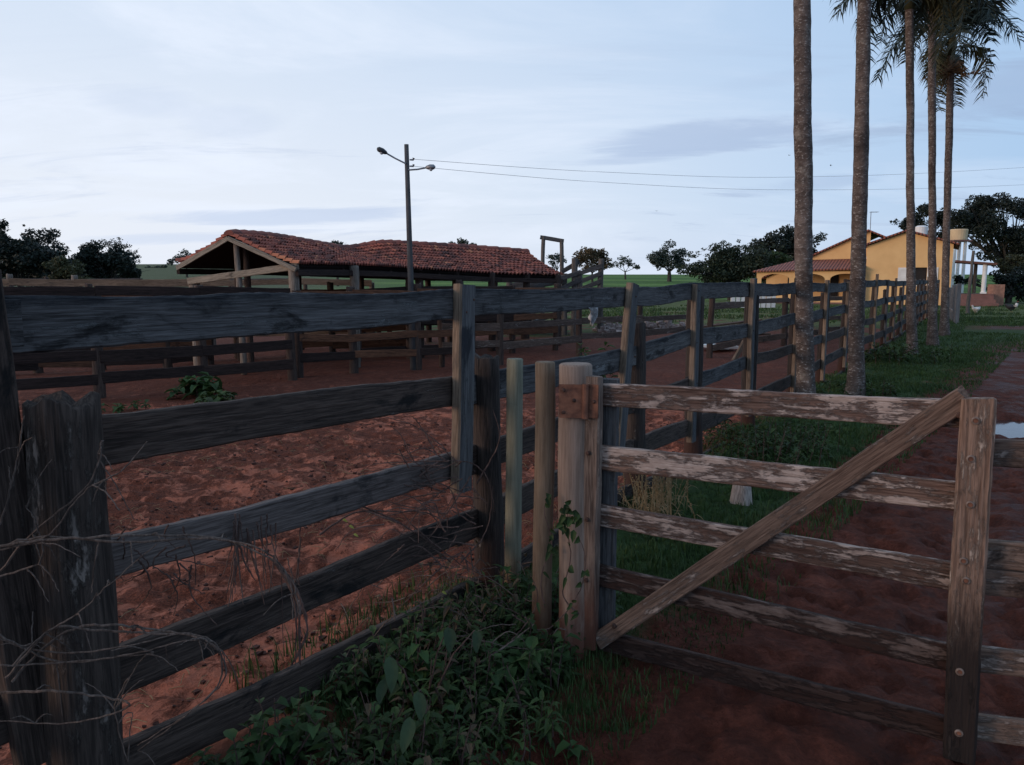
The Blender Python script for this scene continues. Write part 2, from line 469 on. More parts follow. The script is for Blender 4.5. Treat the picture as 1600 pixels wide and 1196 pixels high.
M['rust'] = plain('rusty_plate', (0.25, 0.105, 0.062), 0.85, c2=(0.10, 0.042, 0.028), scale=22, bump=0.3)
M['rustdark'] = plain('rusty_bolt', (0.10, 0.045, 0.03), 0.7, c2=(0.03, 0.018, 0.015), scale=40)
M['washer'] = plain('worn_washer', (0.26, 0.20, 0.17), 0.6, c2=(0.13, 0.085, 0.065), scale=60, metal=0.3)
M['concrete'] = plain('grey_concrete', (0.085, 0.080, 0.080), 0.9, c2=(0.05, 0.048, 0.05), scale=5)
M['metal'] = plain('grey_metal', (0.25, 0.26, 0.28), 0.5, c2=(0.16, 0.165, 0.18), scale=8, metal=0.6)
M['dark'] = plain('dark_metal', (0.04, 0.042, 0.048), 0.5, c2=(0.025, 0.026, 0.03))
M['glass'] = plain('lamp_glass', (0.45, 0.47, 0.5), 0.25, var=0.15)
M['cable'] = plain('grey_cable', (0.22, 0.23, 0.25), 0.6)
M['wall'] = plain('yellow_plaster', (0.76, 0.475, 0.215), 0.9, c2=(0.66, 0.39, 0.17), scale=0.7)
M['white'] = plain('white_paint', (0.74, 0.72, 0.69), 0.7, c2=(0.60, 0.57, 0.54), scale=2)
M['tank'] = plain('cream_tank', (0.62, 0.46, 0.28), 0.7, c2=(0.52, 0.37, 0.22), scale=1.5)
M['interior'] = plain('dim_interior', (0.025, 0.022, 0.022), 0.9)
M['step'] = plain('red_cement', (0.20, 0.10, 0.085), 0.85, c2=(0.14, 0.075, 0.065), scale=3)
M['fascia'] = plain('dark_fascia', (0.14, 0.06, 0.045), 0.85, c2=(0.09, 0.045, 0.035))
M['stone'] = plain('pale_stone', (0.34, 0.27, 0.245), 0.95, c2=(0.20, 0.13, 0.11), scale=9, bump=0.5)
M['vine'] = wood('dry_vine', (0.045, 0.032, 0.027), (0.095, 0.068, 0.056), (0.16, 0.12, 0.10), 'Z', bump=0.2)
M['vinebrown'] = wood('brown_vine', (0.045, 0.026, 0.022), (0.085, 0.05, 0.042), (0.14, 0.09, 0.075), 'Z', bump=0.2)
M['stump'] = wood('pale_stump', (0.26, 0.20, 0.17), (0.38, 0.30, 0.26), (0.50, 0.41, 0.36), 'Z', bump=0.4)
M['deadleaf'] = leafmat('withered_leaf', (0.045, 0.030, 0.018), (0.13, 0.085, 0.045), 0.2, 9)
M['straw'] = leafmat('dry_grass', (0.20, 0.13, 0.065), (0.33, 0.24, 0.13), 0.25, 8)
M['weed'] = leafmat('dark_weed_leaf', (0.013, 0.024, 0.007), (0.055, 0.088, 0.022), 0.2, 5.0)
M['weed2'] = leafmat('green_weed_leaf', (0.022, 0.045, 0.015), (0.06, 0.11, 0.032), 0.3, 6.0)
M['bigleaf'] = leafmat('broad_leaf', (0.026, 0.042, 0.018), (0.048, 0.074, 0.030), 0.2, 20.0)
M['yellowleaf'] = leafmat('yellow_leaf', (0.25, 0.25, 0.05), (0.35, 0.33, 0.08), 0.3, 10.0)
M['grass'] = leafmat('lane_grass', (0.018, 0.036, 0.011), (0.060, 0.105, 0.028), 0.2, 1.0)
M['foliage'] = leafmat('dark_foliage', (0.016, 0.024, 0.016), (0.045, 0.062, 0.034), 0.15, 0.8)
M['foliageblack'] = leafmat('deep_foliage', (0.009, 0.013, 0.012), (0.026, 0.036, 0.026), 0.1, 0.8)
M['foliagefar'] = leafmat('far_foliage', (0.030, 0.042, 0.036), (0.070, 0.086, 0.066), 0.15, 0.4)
M['foliagelight'] = leafmat('light_foliage', (0.035, 0.055, 0.022), (0.085, 0.125, 0.045), 0.2, 0.8)
M['foliageolive'] = leafmat('olive_foliage', (0.035, 0.036, 0.018), (0.075, 0.075, 0.034), 0.15, 0.6)
M['foliagebrown'] = leafmat('browning_foliage', (0.045, 0.034, 0.022), (0.12, 0.080, 0.036), 0.15, 0.35)
M['palmleaf'] = leafmat('palm_frond', (0.014, 0.022, 0.020), (0.040, 0.056, 0.042), 0.15, 2.0)
M['palmolive'] = leafmat('palm_frond_olive', (0.030, 0.032, 0.016), (0.070, 0.068, 0.032), 0.2, 2.0)
M['palmdead'] = leafmat('dead_frond', (0.13, 0.075, 0.045), (0.26, 0.17, 0.105), 0.2, 3.0)
M['bark'] = wood('tree_bark', (0.025, 0.02, 0.018), (0.05, 0.042, 0.036), (0.085, 0.072, 0.062), 'Z')
M['feather'] = plain('white_feathers', (0.72, 0.66, 0.60), 0.9, c2=(0.58, 0.50, 0.45), scale=12)
M['featherdark'] = plain('black_feathers', (0.035, 0.032, 0.035), 0.8)
M['comb'] = plain('red_comb', (0.4, 0.05, 0.04), 0.7)
M['legs'] = plain('yellow_shank', (0.35, 0.22, 0.07), 0.7)

def palm_bark():
    m, nt, b = newmat('palm_bark')
    tc = nt.nodes.new('ShaderNodeTexCoord'); oi = nt.nodes.new('ShaderNodeObjectInfo')
    rn = E(nt, oi.outputs['Random'])
    cb = nt.nodes.new('ShaderNodeCombineXYZ'); link(nt, rn * 30.0, cb.inputs[2])
    v = mapping(nt, tc.outputs['Object'], (1, 1, 1), cb.outputs[0])
    n1 = noi(nt, v, 9, 6, 0.65); n2 = noi(nt, mapping(nt, v, (1, 1, 2.2)), 22, 5, 0.7); n3 = noi(nt, v, 1.2, 4, 0.6)
    sp = nt.nodes.new('ShaderNodeSeparateXYZ'); nt.links.new(tc.outputs['Object'], sp.inputs[0])
    rings = (E(nt, sp.outputs[2]) * 42.0 + n1 * 9.0 + n3 * 14.0).sin()
    c = ramp(nt, n1 * 0.6 + n3 * 0.4, [(0.35, (0.050, 0.036, 0.031)), (0.5, (0.100, 0.074, 0.063)), (0.66, (0.165, 0.128, 0.110))])
    c = mixc(nt, n2.step(0.53, 0.66) * 0.85, c, (0.36, 0.32, 0.29))
    st2 = noi(nt, mapping(nt, v, (1, 1, 0.35)), 3.0, 5, 0.6)
    c = mixc(nt, st2.step(0.54, 0.68) * 0.6, c, (0.030, 0.022, 0.019))
    c = mixc(nt, noi(nt, v, 4.0, 7, 0.72).step(0.57, 0.68) * 0.6, c, (0.26, 0.23, 0.20))
    c = mixc(nt, rings.step(0.70, 1.0) * 0.4, c, (0.035, 0.026, 0.022))
    nt.links.new(c, b.inputs['Base Color']); b.inputs['Roughness'].default_value = 0.9
    b.inputs['Specular IOR Level'].default_value = 0.2
    bp = nt.nodes.new('ShaderNodeBump'); bp.inputs['Strength'].default_value = 0.8; bp.inputs['Distance'].default_value = 0.02
    link(nt, n2 + rings * 0.12, bp.inputs['Height']); nt.links.new(bp.outputs[0], b.inputs['Normal'])
    return m
M['palmbark'] = palm_bark()

def tile_mat():
    m, nt, b = newmat('clay_tile')
    at = nt.nodes.new('ShaderNodeVertexColor'); at.layer_name = 'tint'
    sp = nt.nodes.new('ShaderNodeSeparateColor'); nt.links.new(at.outputs[0], sp.inputs[0])
    t = E(nt, sp.outputs[0])
    tc = nt.nodes.new('ShaderNodeTexCoord')
    n = noi(nt, tc.outputs['Object'], 5.0, 7, 0.7); n2 = noi(nt, tc.outputs['Object'], 1.0, 4, 0.6)
    c = ramp(nt, t, [(0.0, (0.12, 0.038, 0.030)), (0.45, (0.29, 0.078, 0.052)), (0.8, (0.38, 0.115, 0.070)), (1.0, (0.44, 0.17, 0.09))])
    c = mixc(nt, (n * 0.7 + n2 * 0.6 + t * -0.22).step(0.46, 0.72) * 0.78, c, (0.055, 0.030, 0.028))
    nt.links.new(c, b.inputs['Base Color']); b.inputs['Roughness'].default_value = 0.8
    b.inputs['Specular IOR Level'].default_value = 0.3
    return m
M['tile'] = tile_mat()

def roofline_mat():
    m, nt, b = newmat('house_tile')
    tc = nt.nodes.new('ShaderNodeTexCoord')
    sp = nt.nodes.new('ShaderNodeSeparateXYZ'); nt.links.new(tc.outputs['Object'], sp.inputs[0])
    n = noi(nt, tc.outputs['Object'], 3.0, 6, 0.65)
    x = (E(nt, sp.outputs[0]) * 31.0).sin(); y = (E(nt, sp.outputs[1]) * 18.0).sin()
    c = ramp(nt, n, [(0.3, (0.17, 0.055, 0.04)), (0.6, (0.30, 0.095, 0.06)), (0.8, (0.36, 0.13, 0.08))])
    c = mixc(nt, x.step(0.6, 1.0) * 0.5, c, (0.08, 0.03, 0.025))
    nt.links.new(c, b.inputs['Base Color']); b.inputs['Roughness'].default_value = 0.8
    bp = nt.nodes.new('ShaderNodeBump'); bp.inputs['Distance'].default_value = 0.05
    link(nt, x + y * 0.4, bp.inputs['Height']); nt.links.new(bp.outputs[0], b.inputs['Normal'])
    return m
M['housetile'] = roofline_mat()

def ground_mat():
    m, nt, b = newmat('ground')
    ge = nt.nodes.new('ShaderNodeNewGeometry'); P = ge.outputs['Position']
    sp = nt.nodes.new('ShaderNodeSeparateXYZ'); nt.links.new(P, sp.inputs[0])
    x, y, z = (E(nt, sp.outputs[i]) for i in range(3))
    nA = noi(nt, P, 0.35, 5, 0.6); nB = noi(nt, P, 1.6, 6, 0.62, 0.4); nC = noi(nt, P, 7.0, 7, 0.68, 0.5); nD = noi(nt, P, 34.0, 5, 0.65)
    nS = noi(nt, mapping(nt, P, (1.0, 0.75, 1.0)), 6.5, 9, 0.74, 0.7)
    nF = noi(nt, P, 90.0, 4, 0.7)
    d = x + 2.45 - y * 0.617
    wob = (nB - 0.5) * 1.1 + (nC - 0.5) * 0.45
    # --- bare earth, pale trampled sand with dark clods inside the pens, darker wet clay in the lane
    pale = ramp(nt, nD * 0.5 + nC * 0.5, [(0.30, (0.23, 0.070, 0.040)), (0.62, (0.44, 0.150, 0.092))])
    clod = (nS + (nA - 0.5) * 0.45 + (nB - 0.5) * 0.35 + (nF - 0.5) * 0.25 + y.step(2.4, 5.0) * 0.07).step(0.465, 0.56)
    pen = mixc(nt, clod * 0.92, pale, mixc(nt, nF.step(0.3, 0.7), (0.024, 0.007, 0.0045), (0.180, 0.052, 0.029)))
    far_pen = mixc(nt, nC, (0.042, 0.012, 0.0075), (0.155, 0.046, 0.027))
    pen = mixc(nt, (y + wob * 2.5).step(8.5, 12.0) * 0.85, pen, far_pen)
    lane = ramp(nt, nC * 0.4 + nB * 0.25 + nD * 0.2 + nF * 0.15, [(0.36, (0.030, 0.0078, 0.0045)), (0.5, (0.088, 0.0245, 0.0145)), (0.66, (0.205, 0.062, 0.039))])
    earth = mixc(nt, (d + wob * 0.3).step(-0.25, 0.35), pen, lane)
    # --- grass
    gcol = mixc(nt, (nC * 0.3 + nD * 0.2 + nB * 0.3 + nA * 0.2).step(0.36, 0.64), (0.016, 0.029, 0.009), (0.054, 0.090, 0.026))
    vw = y * 0.095 + 0.62
    verge = (d - vw + wob * 0.9).step(0.18, -0.18) * (d + wob * 0.25).step(-0.18, 0.25)
    verge = verge * (y + wob).step(2.2, 3.4)
    mid = (y + wob * 2.6 - d.step(1.5, 4.0) * 2.5).step(16.5, 19.0) * (d + wob).step(-0.3, 0.6)
    path = (y + wob * 1.5 - 25.8).step(-1.5, -0.7) * (y + wob * 1.5 - 25.8).step(1.7, 0.9) * d.step(1.0, 3.0)
    inner = (y + wob * 7.0 + (nA - 0.5) * 26.0).step(22.0, 26.5) * d.step(0.3, -1.0) * (nB + (nA - 0.5) * 0.8).step(0.34, 0.50)
    beyond = (y + wob * 7.0).step(33.0, 41.0)
    gm = verge.mx(mid).mx(inner).mx(beyond) * (1.0 - path * 0.9)
    light = (y + wob * 3).step(26.0, 29.0)
    gcol = mixc(nt, light * 0.8, gcol, mixc(nt, (nB * 0.6 + nC * 0.4).step(0.36, 0.64), (0.050, 0.062, 0.022), (0.135, 0.150, 0.050)))
    stripes = (y * 0.22 + x * 0.05 + (nA - 0.5) * 3.0).sin()
    field = mixc(nt, stripes.step(0.0, 1.0) * 0.55 + (nB - 0.5) * 0.3, (0.058, 0.115, 0.022), (0.150, 0.240, 0.050))
    dull = mixc(nt, nA, (0.062, 0.074, 0.036), (0.105, 0.115, 0.055))
    field = mixc(nt, (x / (y + 1.0)).step(-0.10, -0.30), field, dull)
    gcol = mixc(nt, y.step(52.0, 66.0), gcol, field)
    col = mixc(nt, gm, earth, gcol)
    nt.links.new(col, b.inputs['Base Color'])
    wet = (d.step(1.6, 2.8) * (nB + (nC - 0.5) * 0.4).step(0.60, 0.42)) * (1.0 - gm)
    link(nt, 0.95 - wet * 0.38, b.inputs['Roughness'])
    b.inputs['Specular IOR Level'].default_value = 0.16
    bp = nt.nodes.new('ShaderNodeBump'); bp.inputs['Strength'].default_value = 1.0; bp.inputs['Distance'].default_value = 0.035
    vo = nt.nodes.new('ShaderNodeTexVoronoi'); vo.feature = 'SMOOTH_F1'; vo.inputs['Scale'].default_value = 6.5; vo.inputs['Smoothness'].default_value = 0.25; vo.inputs['Randomness'].default_value = 1.0
    nt.links.new(P, vo.inputs['Vector'])
    hoof = E(nt, vo.outputs['Distance']).step(0.10, 0.34)
    link(nt, nC * 0.8 + nD * 0.55 + nS * 0.8 + nF * 0.3 + hoof * 0.8, bp.inputs['Height']); nt.links.new(bp.outputs[0], b.inputs['Normal'])
    return m
M['ground'] = ground_mat()

# ------------------------------------------------------------------ ground
PUD = [(5.95, 8.35, 0.85, 0.56)]
def pud(x, y):
    k = 0
    for cx, cy, rx, ry in PUD:
        q = math.hypot((x - cx) / rx, (y - cy) / ry) + 0.25 * nz(x * 3.0, y * 3.0, 5.0)
        k = max(k, sstep(1.25, 0.75, q))
    return k
def relief(x, y):
    d = x - fx(y)
    n1 = nz(x * 1.1, y * 1.1, 0.0); n2 = nz(x * 4.3, y * 4.3, 3.0); n3 = nz(x * 11.0, y * 11.0, 8.0)
    near = sstep(16, 6, y)
    pen = sstep(0.3, -0.3, d)
    n4 = nz(x * 7.0 + 4 * n1, y * 7.0, 21.0)
    a = 0.030 * n1 + (0.026 - 0.004 * pen) * n2 * near + (0.020 + 0.012 * pen) * max(n3, -0.3) * near - (0.045 - 0.022 * pen) * sstep(0.05, 0.40, n4) * near + 0.010 * nz(x * 19, y * 19, 4.0) * near
    # wheel ruts along the lane
    if d > 1.0:
        q = d - 0.12 * y
        for c in (1.9, 3.3):
            a -= 0.045 * math.exp(-((q - c) / 0.22) ** 2) * sstep(14, 7, y) * (0.7 + n1)
    # bank of earth under the near fence
    a += 0.05 * math.exp(-(d / 0.5) ** 2) * near
    return a - 0.115 * pud(x, y)
def axis(a, b, step, lo, hi, g):
    v = list(np.arange(a, b, step)); s, p = step, b
    while p < hi: v.append(p); s *= g; p += s
    v.append(hi); s, p = step, a - step; pre = []
    while p > lo: pre.append(p); s *= g; p -= s
    pre.append(lo)
    return pre[::-1] + v
xs = axis(-4.0, 6.9, 0.04, -900, 900, 1.09)
ys = axis(1.2, 9.1, 0.04, -60, 1300, 1.05)
mb = MB()
V = []
for y in ys:
    for x in xs: V.append((x, y, land(x, y) + relief(x, y)))
nxs = len(xs)
F = [(j * nxs + i, j * nxs + i + 1, (j + 1) * nxs + i + 1, (j + 1) * nxs + i) for j in range(len(ys) - 1) for i in range(nxs - 1)]
mb.add(V, F)
g = mb.build('ground', M['ground'], smooth=True); g['kind'] = 'structure'

def gz(x, y): return land(x, y) + relief(x, y)

m, nt, b = newmat('puddle_water')
b.inputs['Base Color'].default_value = (0.05, 0.028, 0.024, 1); b.inputs['Roughness'].default_value = 0.10
tc = nt.nodes.new('ShaderNodeTexCoord'); bp = nt.nodes.new('ShaderNodeBump'); bp.inputs['Strength'].default_value = 0.12; bp.inputs['Distance'].default_value = 0.01
link(nt, noi(nt, tc.outputs['Object'], 9, 3, 0.5), bp.inputs['Height']); nt.links.new(bp.outputs[0], b.inputs['Normal'])
M['water'] = m
mb = MB(); LV = -0.060; idx = {}
for j in range(len(ys) - 1):
    for i in range(len(xs) - 1):
        x0, x1, y0, y1 = xs[i], xs[i + 1], ys[j], ys[j + 1]
        if not (3.8 < x0 < 7.6 and 5.6 < y0 < 9.4) or pud(x0, y0) < 0.02: continue
        if min(relief(x0, y0), relief(x1, y0), relief(x0, y1), relief(x1, y1)) > LV: continue
        q = []
        for a_, b2 in ((i, j), (i + 1, j), (i + 1, j + 1), (i, j + 1)):
            if (a_, b2) not in idx: idx[(a_, b2)] = len(mb.v); mb.v.append((xs[a_], ys[b2], LV))
            q.append(idx[(a_, b2)])
        mb.f.append(tuple(q)); mb.c.append(None)
o = mb.build('puddle_water', M['water']); o['kind'] = 'structure'

# ------------------------------------------------------------------ near corral fence
TH = 0.034
near = thing('corral_fence', 'dark weathered five rail plank fence running from the left foreground back past the palms', 'fence', (fx(3.6), 3.6, 0))
def fp(Y, z, off=0.0):
    """point on the fence line, off metres towards the lane"""
    p = Vector((fx(Y), Y, z)) + FN * off
    return p
# rails of the first bays: (Y0, ztop0, Y1, ztop1, height0)
bays = [
    (0.9, 1.93, (1.556, 1.27, 0.92, 0.56, 0.28), (0.15, 0.14, 0.12, 0.14, 0.14)),
    (1.93, 3.58, None, (0.150, 0.145, 0.128, 0.150, 0.15)),
    (3.58, 5.25, None, (0.150, 0.13, 0.12, 0.13, 0.13)),
]
zs = {0.9: (1.556, 1.28, 0.93, 0.58, 0.30), 1.93: (1.556, 1.235, 0.885, 0.56, 0.27), 3.58: (1.556, 1.155, 0.795, 0.486, 0.125),
      5.25: (1.550, 1.14, 0.80, 0.49, 0.16)}
stY = [0.9, 1.93, 3.58, 5.25, 6.38, 7.9, 9.75, 11.5, 13.2]
while stY[-1] < 35: stY.append(stY[-1] + R.uniform(1.55, 1.95))
hs0 = (0.136, 0.142, 0.126, 0.148, 0.145)
for i in range(len(stY) - 1):
    Y0, Y1 = stY[i], stY[i + 1]
    za = zs.get(Y0, None); zb = zs.get(Y1, None)
    if za is None:
        za = zlast
    if zb is None:
        zb = tuple(1.555 - 0.375 * k + R.uniform(-0.03, 0.03) for k in range(5))
        zb = (1.565 + R.uniform(-0.02, 0.03),) + zb[1:]
    zlast = zb
    for k in range(5):
        h = hs0[k] * R.uniform(0.92, 1.06)
        ea = 0.05 if k else 0.02
        A = fp(Y0 - ea, za[k] - h / 2, 0.0 + 0.004 * (k % 2)); B = fp(Y1 + ea, zb[k] - h / 2, 0.0 + 0.006 * (i % 2))
        if i == 1 and k in (1, 2): B = fp(Y1 - 0.015, zb[k] - h / 2, 0)
        mt = M['rail'] if (k == 0 or (i > 2 and k == 1)) else M['raildark']
        if i >= 2 and k == 1: mt = M['rail']
        if i == 1 and k == 2: mt = M['railgrey']
        if i > 2 and k == 2 and R.random() < 0.5: mt = M['rail']
        o = plank('rail', A, B, h, TH, mt, near, wob=0.010, sag=R.uniform(-0.004, 0.014))
        if i == 1 and k == 2: o['label'] = 'pale grey brown middle rail between the two nearest posts'
# uprights + posts
for i, Y in enumerate(stY):
    far = i > 8
    if Y < 1: continue
    lean = {1: 0.0, 2: -0.075, 3: -0.32, 4: -0.02, 5: 0.0, 6: 0.02}.get(i, R.uniform(-0.05, 0.05))
    wd = {1: 0.125, 2: 0.120, 3: 0.115}.get(i, 0.11)
    top = {1: 1.62, 2: 1.575, 3: 1.57, 4: 1.56}.get(i, 1.58 + R.uniform(-0.02, 0.14 if far else 0.05))
    bot = {1: 0.35, 2: 0.62, 3: 0.30, 4: 0.25, 5: 0.2}.get(i, 0.1)
    A = fp(Y + lean * 0.6 - 0.02, bot, 0.045); B = fp(Y - 0.02, top, 0.043)
    if i == 1: A = fp(1.90, bot, 0.045); B = fp(1.84, top, 0.045)
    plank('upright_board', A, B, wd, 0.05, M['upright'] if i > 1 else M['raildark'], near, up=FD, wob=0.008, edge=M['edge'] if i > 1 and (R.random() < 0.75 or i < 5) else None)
    # thick post behind / beside it
    pr = 0.078 if i < 6 else 0.07
    ph = {2: 1.225, 3: 1.30, 4: 1.45, 5: 1.44}.get(i, R.uniform(1.35, 1.6))
    if i == 1: continue
    sh = {2: 0.16, 3: 0.15, 4: 0.12, 5: 0.12}.get(i, 0.09)
    A = fp(Y + sh, -0.15, -0.005 if i > 2 else 0.03); B = fp(Y + sh - 0.01, ph, -0.005 if i > 2 else 0.03)
    post('post', A, B, pr, pr * 0.92, M['darkpost'], near, lump=0.16, bark=0.05, top='rough', n=16 if i < 6 else 10)
for i in (2, 3, 4, 5):
    for k, z in enumerate((1.49, 1.085, 0.73) if i != 2 else (1.51, 1.465, 1.10, 1.06, 0.73, 0.69)):
        p = fp(stY[i] + R.uniform(-.03, .03) - 0.02, z + R.uniform(-.02, .02), 0.071); mb = MB()
        mb.tube([p - FN * 0.006, p + FN * 0.002, p + FN * 0.004], [0.006, 0.006, 0.003], 7); mb.build('nail', M['rustdark'], near)
# the massive post in the left foreground stands on the lane side of the rails
bp0 = fp(2.02, -0.15, 0.12); bp1 = W(97, 622, 1.93); bp1.z = 1.295
post('post', W(140, 1196, 1.90) + Vector((0.0, 0, -0.75)), bp1, 0.098, 0.082, M['bigpost'], near, lump=0.14, bark=0.07, top='rough', n=28)

# ------------------------------------------------------------------ loose round posts, hinge post, gate
def base_top(pxb, pyb, pxt, pyt, z0=0.0):
    b_ = G(pxb, pyb, z0); t_ = W(pxt, pyt, b_.y)
    return b_, t_
b_, t_ = base_top(800, 958, 805, 562)
t = thing('wooden_post', 'thin greenish grey round post leaning a little, leftmost of the three round posts', 'post', (b_.x, b_.y, 0))
post('shaft', b_ + Vector((0, 0, -0.15)), t_, 0.040, 0.038, M['roundgreen'], t, lump=0.10, top='flat')
b_, t_ = base_top(846, 1012, 852, 567)
t = thing('wooden_post', 'thin brown round post standing between the greenish post and the hinge post', 'post', (b_.x, b_.y, 0))
post('shaft', b_ + Vector((0, 0, -0.15)), t_, 0.044, 0.041, M['roundbrown'], t, lump=0.10, top='flat')
b_, t_ = base_top(896, 1022, 897, 571)
hp = thing('gate_post', 'thick pale round post carrying the rusty hinge of the peeling gate', 'post', (b_.x, b_.y, 0))
post('shaft', b_ + Vector((0, 0, -0.15)), t_, 0.071, 0.068, M['round'], hp, lump=0.06, top='flat', n=24)

GA = Vector((0.340, 3.115, 0)); GB = Vector((1.537, 2.452, 0))
GD = (GB - GA).normalized(); GN = Vector((GD.y, -GD.x, 0))      # GN towards the camera
GL = (GB - GA).length
gate = thing('farm_gate', 'peeling pale wooden gate with five rails and one long diagonal brace', 'gate', GA)
def gp(s, z, off=0.0): return GA + GD * s + Vector((0, 0, z)) + GN * off
for za, zb, h, sd in ((1.180, 1.210, 0.092, 3), (0.925, 0.935, 0.100, 8), (0.675, 0.655, 0.094, 14), (0.415, 0.365, 0.090, 21), (0.130, 0.105, 0.090, 33)):
    plank('rail', gp(-0.02, za - h / 2), gp(GL + 0.02, zb - h / 2), h, 0.028, M['gate'], gate, seed=sd, wob=0.006)
plank('hinge_stile', gp(-0.002, 0.055, 0.038), gp(0.0, 1.215, 0.038), 0.088, 0.046, M['gatestileh'], gate, up=-GD, wob=0.006)
plank('latch_stile', gp(GL, -0.005, 0.042), gp(GL - 0.030, 1.222, 0.042), 0.098, 0.052, M['gatestile'], gate, up=-GD, wob=0.007)
plank('back_stile', gp(0.055, 0.06, -0.030), gp(0.055, 1.20, -0.030), 0.075, 0.030, M['upright'], gate, up=-GD, wob=0.006)
plank('brace', gp(0.050, 0.095, 0.030), gp(GL - 0.062, 1.226, 0.034), 0.074, 0.028, M['brace'], gate, seed=41, wob=0.005, ends=0.03)
def bolt(p, nrm, r, parent, mat, wm=None):
    mb = MB(); q = nrm.normalized()
    if wm:
        u = q.cross(Vector((0, 0, 1))).normalized(); w = q.cross(u); n = 14
        vs, fs = [], []
        for (rr, h) in ((r, 0.0), (r, 0.004), (r * 0.62, 0.006), (r * 0.55, 0.0015)):
            for k in range(n):
                a = 2 * math.pi * k / n; vs.append(p + (u * math.cos(a) + w * math.sin(a)) * rr + q * h)
        for j in range(3):
            for k in range(n): fs.append((j * n + k, j * n + (k + 1) % n, (j + 1) * n + (k + 1) % n, (j + 1) * n + k))
        mb.add(vs, fs); mb.build('washer', wm, parent)
        mb = MB(); mb.tube([p - q * 0.004, p + q * 0.003], r * 0.55, 10); mb.build('bolt', mat, parent)
    else:
        mb.tube([p - q * 0.004, p + q * 0.004, p + q * 0.008], [r, r, r * 0.6], 9); mb.build('bolt', mat, parent)
for s, z in ((-0.005, 1.155), (-0.018, 1.03), (-0.010, 0.88), (-0.028, 0.69), (-0.012, 0.625), (-0.018, 0.31), (-0.008, 0.095)):
    bolt(gp(GL + s * 0.6 - 0.025 * z, z, 0.071), GN, 0.013, gate, M['rust'], M['washer'])
for s, z in ((GL - 0.075, 1.165), (0.12, 0.18)):
    bolt(gp(s, z, 0.048), GN, 0.011, gate, M['rustdark'])
for z in (1.10, 0.90, 0.62, 0.36):
    bolt(gp(0.0, z, 0.064), GN, 0.009, gate, M['rustdark'])
# strap hinge: plate on the post and plate on the stile, knuckle between
hz = 1.125
pc = t_.copy()
toC = Vector((-b_.x, -b_.y, 0)).normalized()
ps = Vector((toC.y, -toC.x, 0)) * -1.0
if ps.x < 0: ps = -ps
hinge = None
def plate(name, c, ax, nrm, w, h, th, parent, mat):
    mb = MB(); Mx = Matrix((ax.normalized(), nrm.normalized(), Vector((0, 0, 1)))).transposed().to_4x4(); Mx.translation = c
    mb.box(None, (w, th, h), M=Mx, jit=0.001); return mb.build(name, mat, parent)
hc = Vector((b_.x, b_.y, 0)) + toC * 0.076 + Vector((0, 0, 1.115)) - ps * 0.022
# knuckle
kc = Vector((b_.x, b_.y, 0)) + toC * 0.080 + ps * 0.036
o = plate('hinge_plate', hc, ps, toC, 0.096, 0.135, 0.008, hp, M['rust'])
for a, z in ((-0.03, 0.045), (0.012, 0.004), (-0.03, -0.045)):
    bolt(hc + ps * a + Vector((0, 0, z)) + toC * 0.005, toC, 0.008, hp, M['rustdark'])
mb = MB(); mb.tube([kc + Vector((0, 0, 1.045)), kc + Vector((0, 0, 1.185))], 0.013, 12); mb.build('hinge_knuckle', M['rust'], hp)
hc2 = gp(0.0, 1.115, 0.067)
plate('hinge_plate', hc2, GD, GN, 0.086, 0.138, 0.008, gate, M['rust'])
for a, z in ((-0.018, 0.045), (0.026, 0.0), (-0.018, -0.045)):
    bolt(hc2 + GD * a + Vector((0, 0, z)) + GN * 0.005, GN, 0.008, gate, M['rustdark'])
# second leaf: only its first half metre is in the picture
G2 = GB + GD * 0.075 - GN * 0.035
gate2 = thing('farm_gate', 'second gate leaf of muddy rails cut off by the right edge beyond the latch stile', 'gate', G2)
G2D = (Vector((3.2, 2.05, 0)) - G2).normalized(); G2N = Vector((G2D.y, -G2D.x, 0))
def gp2(s, z, off=0): return G2 + G2D * s + Vector((0, 0, z)) + G2N * off
for za, zb, h, sd in ((1.085, 1.10, 0.092, 52), (0.745, 0.735, 0.095, 55), (0.645, 0.640, 0.09, 58), (0.37, 0.36, 0.09, 61), (0.13, 0.12, 0.09, 64)):
    plank('rail', gp2(-0.06, za - h / 2), gp2(1.4, zb - h / 2), h, 0.028, M['brace'], gate2, seed=sd, wob=0.006)
plank('stile', gp2(1.36, 0.0, 0.036), gp2(1.36, 1.2, 0.036), 0.1, 0.04, M['gatestile'], gate2, up=-G2D)

# ------------------------------------------------------------------ corral fences inside
def fence(name, label, pts, ztops, hh, railmats, postmat, postH, pr=0.075, jit=0.03, skip=(), sub='post'):
    root = thing(name, label, 'fence', (pts[0][0], pts[0][1], land(*pts[0])))
    for i in range(len(pts) - 1):
        a, c = Vector((*pts[i], 0)), Vector((*pts[i + 1], 0))
        a.z, c.z = land(a.x, a.y), land(c.x, c.y)
        for k, zt in enumerate(ztops):
            if (i, k) in skip: continue
            o1 = Vector((0, 0, zt - hh / 2 + R.uniform(-jit, jit))); o2 = Vector((0, 0, zt - hh / 2 + R.uniform(-jit, jit)))
            nn = Vector((-(c - a).y, (c - a).x, 0)).normalized()
            if nn.y > 0: nn = -nn
            plank('rail', a + o1 + nn * (pr * 0.8), c + o2 + nn * (pr * 0.8), hh * R.uniform(0.85, 1.1), 0.03, R.choice(railmats), root, wob=0.012, nx=8)
    for i, p in enumerate(pts):
        h = postH + R.uniform(-0.1, 0.1); z0 = land(*p)
        post('post', (p[0], p[1], z0 - 0.15), (p[0] + R.uniform(-0.03, 0.03), p[1], z0 + h), pr * R.uniform(0.85, 1.15), pr * 0.9, postmat, root, lump=0.15, n=12, top='rough')
    return root
